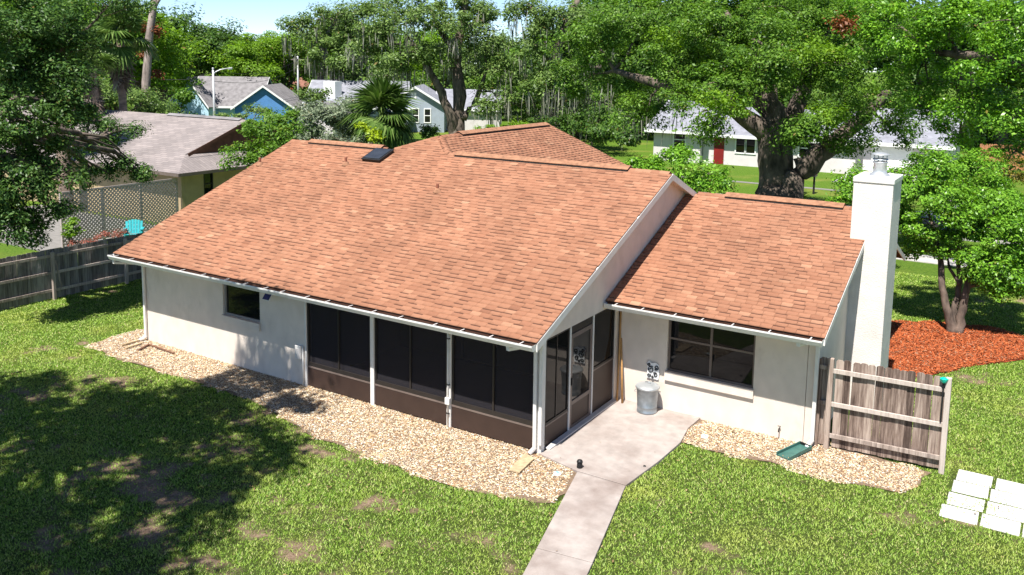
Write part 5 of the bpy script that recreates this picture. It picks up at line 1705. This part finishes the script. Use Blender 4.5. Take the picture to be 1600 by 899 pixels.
mb = MB(); mb.bar((-17.36, 1.0, .35), (-17.36, .85, 1.2), .04, .02); mb.build('brace', 'rail_wood', lf)

lt = empty('lattice_screen', (-24, 7.7, 0), 'pale diagonal lattice screen beside the neighbour house', 'lattice')
y0, y1, z0, z1 = 5.0, 10.1, .15, 2.1
mb = MB()
sp_ = .112
def clipseg(c, s_):
    # line z = s_*y + c within rectangle
    pts = []
    for yy in (y0, y1):
        z = s_*yy+c
        if z0 <= z <= z1: pts.append((yy, z))
    for zz in (z0, z1):
        yv = (zz-c)/s_
        if y0 < yv < y1: pts.append((yv, zz))
    return pts[:2] if len(pts) >= 2 else None
for s_, off in ((1, .0), (-1, .012)):
    c = -20
    while c < 20:
        q = clipseg(c, s_)
        if q:
            mb.bar((-24+off, q[0][0], q[0][1]), (-24+off, q[1][0], q[1][1]), .056, .008, up=(1, 0, 0))
            # bar() takes width across and height along up; keep the slat face towards +x
        c += sp_*1.414
sl_ = mb.build('slats', 'lattice_wood', lt); sl_['kind'] = 'stuff'
for yv in (5.0, 6.7, 8.4, 10.12):
    mb = MB(); mb.box(-24.06, -23.99, yv-.04, yv+.04, -.05, 2.14); mb.build('lattice_post', 'lattice_wood', lt)
for zv in (.13, 2.12):
    mb = MB(); mb.box(-24.02, -23.98, 5.04, 10.08, zv-.03, zv+.03); mb.build('lattice_rail', 'lattice_wood', lt)

# turquoise garden chair behind the fence
cp = G(208, 352, .68); cp[2] = 0
np_ = MB().prism([(-34, 4.2), (-24.1, 4.2), (-24.1, 9.8), (-34, 9.8)], 2, -.05, .03).build('neighbour_patio', 'pavement_grey'); np_['kind'] = 'structure'
chr_ = empty('garden_chair', tuple(cp), 'turquoise slatted garden chair with rounded back behind the grey fence', 'chair')
cdir = math.radians(50)
xf = Matrix.Translation(cp) @ Matrix.Rotation(cdir, 4, 'Z')
for k in range(6):
    xx = -.25+.1*k
    h = .95-.55*(xx*xx)*2.2
    h *= .88; mb = MB(xf); mb.bar((xx, .22, .30), (xx*1.1, .42, h), .088, .016, up=(0, -1, .3)); mb.build('back_slat', 'teal_plastic', chr_)
for k in range(5):
    yy = -.28+.1*k
    mb = MB(xf); mb.bar((-.28, yy, .36-.12*k*.25), (.28, yy, .36-.12*k*.25), .09, .016); mb.build('seat_slat', 'teal_plastic', chr_)
for sx in (-1, 1):
    mb = MB(xf); mb.bar((sx*.33, -.32, .55), (sx*.33, .35, .52), .12, .02); mb.build('arm', 'teal_plastic', chr_)
    mb = MB(xf); mb.bar((sx*.30, -.28, 0), (sx*.30, -.28, .54), .06, .03); mb.build('leg', 'teal_plastic', chr_)
    mb = MB(xf); mb.bar((sx*.30, .42, 0), (sx*.30, .20, .50), .06, .03); mb.build('leg', 'teal_plastic', chr_)

# ------------------------------------------------------------------ neighbour house on the left
nh = empty('neighbour_house', (-27, 14, 0), 'neighbour house with brown-grey shingle roof and brown gable, left', 'house')
nx, ny, nzv = -23.5, 9.85, 2.4
ry_, rz_ = 14.75, 4.36
gx = -24.95
mb = MB()
def P3(x, y, z): return (x, y, z)
k_ = (rz_-nzv)/(ry_-ny)
yb = 2*ry_-ny
ghip = nzv+k_*(nx-gx)            # height where the lower hip meets the gable
yg0, yg1 = ny+(nx-gx), yb-(nx-gx)
xl = -46.0
mb.add([P3(xl, ny, nzv), P3(nx, ny, nzv), P3(gx, yg0, ghip), P3(gx+.3, ny+(ghip-nzv)/k_+.0, ghip), P3(gx+.3, ry_, rz_), P3(xl, ry_, rz_)], [(0, 1, 2, 5), (2, 4, 5)])
mb.add([P3(xl, yb, nzv), P3(nx, yb, nzv), P3(gx, yg1, ghip), P3(gx+.3, ry_, rz_), P3(xl, ry_, rz_)], [(1, 0, 4, 2), (2, 4, 3)])
mb.add([P3(nx, ny, nzv), P3(nx, yb, nzv), P3(gx, yg1, ghip), P3(gx, yg0, ghip)], [(0, 1, 2, 3)])
nroof = mb.build('roof', 'roof_neighbour', nh)
sol = nroof.modifiers.new('solid', 'SOLIDIFY'); sol.thickness = .08; sol.offset = -1
MB().prism([(yg0+.1, ghip-.02), (yg1-.1, ghip-.02), (ry_, rz_-.12)], 0, gx-.1, gx+.02).build('gable', 'gable_brown', nh)
mb = MB(); mb.bar((gx+.3, yg0-.05, ghip-.0), (gx+.3, ry_, rz_-.02), .03, .14); mb.bar((gx+.3, ry_, rz_-.02), (gx+.3, yg1, ghip), .03, .14); mb.build('rake_board', 'gable_brown', nh)
MB().box(xl, nx-.5, ny+.5, ny+.65, -.05, 2.34).build('wall', 'wall_tan', nh)
mb = MB(); wall_holes(mb, ny+.66, yb-.5, -.05, 2.34, [(11.5, 12.0, 1.25, 2.2)], nx-.62, nx-.5, 0); mb.build('wall', 'wall_tan', nh)
wn_ = bpy.data.objects.new('window', None); link(wn_, nh)
MB().box(nx-.60, nx-.56, 11.5, 12.0, 1.25, 2.2).build('pane', 'dark_glass', wn_)
mb = MB(); mb.box(nx-.56, nx-.49, 11.5, 11.54, 1.25, 2.2); mb.box(nx-.56, nx-.49, 11.96, 12.0, 1.25, 2.2); mb.box(nx-.56, nx-.5, 11.54, 11.96, 1.70, 1.74); mb.build('frame', 'bronze', wn_)
mb = MB(); mb.box(xl, nx+.02, ny-.03, ny-.005, nzv-.14, nzv-.01); mb.box(nx+.005, nx+.03, ny, yb, nzv-.14, nzv-.01); mb.build('fascia', 'bronze_light', nh)
MB().box(xl, nx, ny+.01, ny+.6, nzv-.13, nzv-.11).build('soffit', 'wall_tan', nh)
MB().box(nx-.6, nx-.005, ny+.61, yb, nzv-.13, nzv-.11).build('soffit', 'wall_tan', nh)
mb = MB(); mb.prism([(ry_-.2, rz_-.03), (ry_, rz_+.07), (ry_+.2, rz_-.03)], 0, -30.6, -25.2); mb.build('ridge_vent', 'roof_grey', nh)

# ------------------------------------------------------------------ houses across the way
def gable_house(root, p, ang, ln, dp, eave, rise, wallm, roofm, trim='white_plastic', over=.4):
    """long side along local x, front face at local y=0; origin at the front left corner"""
    xf = Matrix.Translation(Vector((p[0], p[1], 0))) @ Matrix.Rotation(ang, 4, 'Z')
    MB(xf).box(0, ln, 0, dp, -.1, eave).build('wall', wallm, root)
    for x0 in (0.01, ln-.16):
        MB(xf).prism([(.01, eave+.001), (dp-.01, eave+.001), (dp/2, eave+rise-.05)], 0, x0, x0+.15).build('gable', wallm, root)
    k = rise/(dp/2)
    mb = MB(xf)
    for s_ in (0, 1):
        pts = [(-over, eave-over*k+.05), (dp/2, eave+rise+.05), (dp/2, eave+rise-.03), (-over, eave-over*k-.03)]
        if s_: pts = [(dp-y, z) for y, z in pts]
        mb.prism(pts, 0, -over, ln+over)
    mb.build('roof', roofm, root)
    mb = MB(xf)
    mb.box(-over, ln+over, -over-.03, -over-.002, eave-over*k-.2, eave-over*k+.03)
    mb.build('fascia', trim, root)
    for x0 in (-over-.03, ln+over+.002):
        mb = MB(xf)
        for s_ in (0, 1):
            pts = [(-over, eave-over*k+.055), (dp/2, eave+rise+.055), (dp/2, eave+rise-.14), (-over, eave-over*k-.14)]
            if s_: pts = [(dp-y, z) for y, z in pts]
            mb.prism(pts, 0, x0, x0+.028)
        mb.build('rake_board', trim, root)
    return xf
def hwin(root, xf, x, z0, w, h, y=0, trim='white_plastic', bar=True):
    wd = bpy.data.objects.new('window', None); link(wd, root)
    MB(xf).box(x, x+w, y-.03, y-.005, z0, z0+h).build('pane', 'dark_glass', wd)
    mb = MB(xf); t = .09
    mb.box(x-t, x, y-.06, y+.01, z0-t, z0+h+t); mb.box(x+w, x+w+t, y-.06, y+.01, z0-t, z0+h+t); mb.box(x, x+w, y-.06, y+.01, z0+h, z0+h+t); mb.box(x, x+w, y-.06, y+.01, z0-t, z0)
    if bar: mb.box(x, x+w, y-.05, y-.03, z0+h*.48, z0+h*.54)
    mb.build('frame', trim, wd)

# white house
wh = empty('white_house', (-10, 52, 0), 'white ranch house with grey roof and red front door across the street', 'house')
xf = gable_house(wh, (-18.5, 48.3), 0, 3.7, 8, 2.55, 1.75, 'wall_pale', 'roof_grey_blue', over=.55)
hwin(wh, xf, 1.65, .95, .85, 1.35)
xf2 = gable_house(wh, (-14.75, 48.75), 0, 11.3, 7.2, 2.42, 1.6, 'wall_pale', 'roof_grey_blue', over=.5)
MB(xf2).box(.85, 1.60, -.06, -.002, 0, 2.05).build('door', 'door_red', wh)
hwin(wh, xf2, 2.5, .95, .62, 1.15, bar=False); hwin(wh, xf2, 3.25, .95, .62, 1.15, bar=False); hwin(wh, xf2, 7.0, .95, 1.4, 1.2)
xf3 = gable_house(wh, (-3.4, 48.1), 0, 5.0, 8, 2.55, 1.8, 'wall_pale', 'roof_grey_blue', over=.5)
MB(xf3).box(.5, 3.0, -.05, -.002, 0, 2.1).build('garage_door', 'white_plastic', wh)
drv = MB().prism([(-4.4, 43.8), (.6, 43.8), (.6, 48.6), (-4.4, 48.3)], 2, -.03, .02).build('driveway', 'paver'); drv['kind'] = 'structure'
# street
rd = MB().prism([(-120, 28.2), (80, 28.2), (80, 33.4), (-120, 33.4)], 2, -.05, .004).build('road', 'asphalt'); rd['kind'] = 'structure'
for (ya, yb_) in ((27.9, 28.19), (33.41, 33.7)):
    kb = MB().prism([(-120, ya), (80, ya), (80, yb_), (-120, yb_)], 2, -.05, .11).build('kerb', 'kerb_concrete'); kb['kind'] = 'structure'
sw = MB().prism([(-120, 39.8), (80, 39.8), (80, 40.25), (-120, 40.25)], 2, -.05, .012).build('pavement', 'pavement_grey'); sw['kind'] = 'structure'
dw2 = MB().prism([(2.2, 22.2), (9.5, 22.2), (9.5, 23.6), (2.2, 23.6)], 2, -.05, .010).build('driveway', 'kerb_concrete'); dw2['kind'] = 'structure'
# two mailboxes
for px, lab in ((1254, 'red-brown mailbox on a post across the street, the left of two'), (1271, 'black mailbox on a post across the street, the right of two')):
    g0 = G(px, 303)
    mbx = empty('mailbox', (g0[0], g0[1], 0), lab, 'mailbox')
    mt = 'door_red' if px == 1254 else 'black_iron'
    MB().box(g0[0]-.05, g0[0]+.05, g0[1]-.05, g0[1]+.05, -.05, 1.0).build('post', 'black_iron' if px > 1260 else 'brown_wood', mbx)
    mb = MB(); mb.prism([(-.11+g0[0], 1.0), (.11+g0[0], 1.0), (.11+g0[0], 1.14), (.06+g0[0], 1.22), (-.06+g0[0], 1.22), (-.11+g0[0], 1.14)], 1, g0[1]-.28, g0[1]+.25); mb.build('box', mt, mbx)
    MB().box(g0[0]+.112, g0[0]+.125, g0[1]-.1, g0[1]-.06, 1.1, 1.28).build('flag', 'door_red', mbx)
# grey house
gh = empty('grey_house', (-48, 62, 0), 'blue-grey gabled house with grey roof behind the forked oak', 'house')
c0_ = at(649, 138, 88)
ga = math.radians(32)
ex = np.array([math.cos(ga), math.sin(ga)]); ey = np.array([-ex[1], ex[0]])
# front gable faces the viewer: ridge runs away along ey
def gable_front(root, apex_px, apex_py, d, half, dp, eave, rise, wallm, roofm, ang, trim='white_plastic', over=.35):
    a_ = at(apex_px, apex_py, d)
    xf = Matrix.Translation(Vector((a_[0], a_[1], 0))) @ Matrix.Rotation(ang, 4, 'Z')
    MB(xf).prism([(-half, -.1), (half, -.1), (half, eave), (0, eave+rise), (-half, eave)], 1, 0, dp).build('wall', wallm, root)
    k = rise/half
    for s_ in (-1, 1):
        mb = MB(xf)
        mb.prism([(0, eave+rise+.10), (s_*(half+over), eave-over*k+.10), (s_*(half+over), eave-over*k+.02), (0, eave+rise+.02)], 1, -over, dp)
        mb.build('roof', roofm, root)
        mb = MB(xf)
        mb.prism([(0, eave+rise+.105), (s_*(half+over), eave-over*k+.105), (s_*(half+over), eave-over*k-.12), (0, eave+rise-.12)], 1, -over-.03, -over-.002)
        mb.build('rake_board', trim, root)
    return xf
xg = gable_front(gh, 649, 140, 88, 2.9, 8, 2.75, 1.75, 'wall_grey', 'roof_grey_blue', ga)
hwin(gh, xg, -.25, 1.0, .55, 1.3); hwin(gh, xg, .95, 1.0, .55, 1.3)
MB(xg).box(-.42, .10, -.04, -.003, 3.35, 3.95).build('vent', 'white_plastic', gh)
a_ = at(649, 140, 88)
xr = gable_house(gh, a_[:2]+ex*-11.5+ey*2.2, ga, 9.8, 9, 2.5, 2.35, 'wall_grey', 'roof_grey_blue')
xr2 = gable_house(gh, a_[:2]+ex*2.0+ey*3.0, ga, 6.5, 7, 2.4, 1.7, 'wall_pale', 'roof_grey_blue')
# white curved porch wall beside it
MB(xg).box(-2.2, -.6, -1.6, -.2, -.1, 2.15).build('porch', 'wall_grey', gh)
MB(xg).box(-2.5, -.3, -1.9, .0 - .05, 2.16, 2.36).build('porch_roof', 'white_plastic', gh)
cpx = at(520, 150, 92)
MB().box(cpx[0]-.8, cpx[0]+.8, cpx[1]-.5, cpx[1]+.5, 0, at(520, 127, 92)[2]).build('chimney', 'white_plastic', gh)
# small garage gable
gg = empty('garage', tuple(gnd(at(489, 157, 68))), 'small pale garage with white gable trim, left of the fan palm', 'garage')
gable_front(gg, 489, 159, 68, 1.55, 6, 2.75, .85, 'wall_pale', 'roof_grey', math.radians(30))
# blue house
bh = empty('blue_house', tuple(gnd(at(400, 130, 96))), 'blue house with grey roof and two gables behind the street lamp', 'house')
bA = math.radians(34)
gable_front(bh, 412, 134, 93, 3.1, 8, 2.0, 2.2, 'wall_blue', 'roof_grey', bA)
axf = at(296, 126, 97)
xb = Matrix.Translation(Vector((axf[0], axf[1], 0)))
# long roof running from the light blue gable towards the right
gable_front(bh, 295, 124, 97, 2.6, 1.2, 2.0, 2.9, 'wall_light_blue', 'roof_grey', math.radians(10))
gable_house(bh, at(300, 170, 99)[:2]+np.array([0, 0]), math.radians(33), 7.4, 7.5, 2.0, 2.9, 'wall_light_blue', 'roof_grey')
# orange house
oh = empty('orange_house', tuple(gnd(at(450, 140, 122))), 'orange house with red tiled roof behind the blue gable', 'house')
xo = gable_front(oh, 452, 131, 120, 2.4, 7, 2.9, 1.2, 'wall_orange', 'roof_red', math.radians(32), trim='roof_red')
hwin(oh, xo, .5, 1.4, .8, 1.3)
gable_house(oh, at(415, 150, 124)[:2], math.radians(32), 4.2, 6, 2.9, 1.4, 'wall_lemon', 'roof_red', trim='roof_red')

# cedar fence at the right
cf = empty('cedar_fence', (2, 62, 0), 'orange-brown cedar board fence beyond the lawn at the right edge', 'fence')
A, B = G(1528, 264), G(1640, 268)
n = 26
cm = MB().prism([(-.14, 0), (.14, 0), (.14, 1.78), (.11, 1.83), (-.11, 1.83), (-.14, 1.78)], 1, -.015, .015).mesh('board', 'cedar')
ang = math.atan2(B[1]-A[1], B[0]-A[0])
ll = np.linalg.norm(B-A)
n = int(ll/.29)
for k in range(n):
    p = A+(B-A)*(k+.5)/n
    o = obj('board', cm, cf, (p[0]-2, p[1]-62, 0)); o.rotation_euler = (0, 0, ang)
mb = MB(); mb.bar((A[0], A[1]+.04, 1.5), (B[0], B[1]+.04, 1.5), .04, .09); mb.build('rail', 'cedar', cf)

# street lamp, utility pole, wires
lb = gnd(at(335, 182, 70))
stl = empty('street_lamp', tuple(lb), 'grey street lamp with curved arm in front of the blue house', 'street lamp')
tp = at(329, 108, 70); tp[0], tp[1] = lb[0], lb[1]
mb = MB(); mb.tube([tuple(lb), tuple(tp)], [.11, .075], 10); mb.build('pole', 'lamp_metal', stl)
h1, h2, h3 = at(331, 118, 70), at(345, 109, 70.2), at(357, 107, 70.4)
mb = MB(); mb.tube([tuple(h1), tuple(at(338, 112, 70.1)), tuple(h2), tuple(h3)], .05, 8); mb.build('arm', 'lamp_metal', stl)
mb = MB(); e_ = at(363, 106.5, 70.5); mb.bar(tuple(h3), tuple(e_), .2, .12); mb.build('lamp_head', 'lamp_metal', stl, bevel=.03)
mb = MB(); mb.bar(tuple(h3-np.array([0, 0, .08])), tuple(e_-np.array([0, 0, .08])), .14, .04); mb.build('lens', 'light_glass', stl)
mb = MB(); mb.lathe([(0, .12), (.08, .1), (.1, 0), (0, 0)], tuple(tp), 10); mb.build('cap', 'lamp_metal', stl)
ub = gnd(at(466, 150, 104))
up_ = empty('utility_pole', tuple(ub), 'slim pale utility pole beside the orange house', 'utility pole')
ut = at(467, 88, 104); ut[:2] = ub[:2]
mb = MB(); mb.tube([tuple(ub), tuple(ut)], [.13, .10], 8); mb.build('pole', 'lamp_metal', up_)
mb = MB(); mb.bar(tuple(ut-np.array([.7, .4, .4])), tuple(ut+np.array([.7, .4, -.4])), .1, .1); mb.build('crossarm', 'bark_pale', up_)
for i, (z_, lab) in enumerate(((0.0, 'upper thin black wire between street lamp and utility pole'), (-.8, 'lower thin black wire between street lamp and utility pole'))):
    a_, b2 = np.array(tp)+np.array([0, 0, -.15+z_]), np.array(ut)+np.array([0, 0, -.5+z_])
    pts = []
    for k in range(13):
        t = k/12
        p = a_*(1-t)+b2*t; p[2] -= .8*math.sin(math.pi*t)
        pts.append(tuple(p))
    o = MB().tube(pts, .018, 5).build('overhead_wire', 'wire_black'); tag(o, lab, 'wire')
a_, b2 = np.array(tp)+np.array([0, 0, -.2]), at(250, 125, 68)
o = MB().tube([tuple(a_), tuple((a_+b2)/2-np.array([0, 0, .3])), tuple(b2)], .02, 5).build('overhead_wire', 'wire_black'); tag(o, 'thin black wire running left from the street lamp', 'wire')

# parked dark car beyond the small tree
cc_ = np.array([4.6, 28.9, 0.0])
cr = empty('parked_car', (cc_[0], cc_[1], 0), 'dark blue parked car half hidden behind the small bright green tree', 'car')
xf = Matrix.Translation(Vector((cc_[0], cc_[1], .012))) @ Matrix.Rotation(math.radians(6), 4, 'Z')
def sect(prof, w):
    mb = MB(xf); mb.prism(prof, 1, -w/2, w/2); return mb
body = sect([(-2.25, .28), (-2.3, .55), (-2.22, .78), (-1.3, .90), (-.75, .95), (1.75, .98), (2.2, .92), (2.3, .6), (2.25, .28)], 1.78).build('body', 'car_paint', cr, bevel=.06)
cab = MB(xf)
pl_ = [(-1.0, .95), (-.35, 1.40), (1.15, 1.44), (1.85, .97)]
cab.add([(x, s_*(.84 if z < 1 else .66), z) for s_ in (-1, 1) for x, z in pl_], [(0, 1, 2, 3), (7, 6, 5, 4), (0, 4, 5, 1), (1, 5, 6, 2), (2, 6, 7, 3)])
cab.build('cabin', 'dark_glass', cr, bevel=.03)
MB(xf).prism([(-.38, 1.41), (1.17, 1.452), (1.13, 1.47), (-.3, 1.44)], 1, -.66, .66).build('car_roof', 'car_paint', cr, bevel=.01)
for s_ in (-1, 1):
    for xw in (-1.42, 1.38):
        w_ = bpy.data.objects.new('wheel', None); link(w_, cr)
        mb = MB(xf); n = 20
        for nm, r_, t0, t1, mt in (('tyre', .33, .72, .90, 'tyre'), ('rim', .20, .895, .91, 'alloy')):
            mb = MB(xf)
            pts = [(xw+r_*math.cos(2*math.pi*k/n), .33+r_*math.sin(2*math.pi*k/n)) for k in range(n)]
            mb.prism(pts, 1, s_*t0, s_*t1); mb.build(nm, mt, w_)
    MB(xf).box(-2.31, -2.2, s_*.6-.16, s_*.6+.16, .62, .74).build('headlight', 'light_glass', cr, bevel=.01)
    MB(xf).box(2.22, 2.31, s_*.62-.14, s_*.62+.14, .68, .82).build('tail_light', 'door_red', cr, bevel=.01)
    MB(xf).box(-.62, -.45, s_*.95-.08, s_*.95+.08, .98, 1.1).build('mirror', 'car_paint', cr, bevel=.02)

# far undergrowth that closes the view between the trunks: reads as one mass
g_ = np.random.default_rng(909)
ul = []
for k in range(120):
    px = -80+1760*k/119+g_.uniform(-8, 8)
    d = 112+g_.uniform(-8, 26)
    if px > 870: d = 84+g_.uniform(-4, 14)
    p = at(px, 150, d); p[2] = g_.uniform(1.0, 3.4)
    ul.append((p, g_.uniform(2.2, 3.4), g_.uniform(1.6, 2.8)))
DK = 1.6
C, Nn, _ = crown_cloud(ul, g_, 15, 1.5)
o = obj('undergrowth', leaf_mesh('undergrowth', C, Nn, .42, 'leaf_oak_dark', g_)); tag(o, 'dark undergrowth of the wood behind the houses', 'undergrowth', kind='stuff')
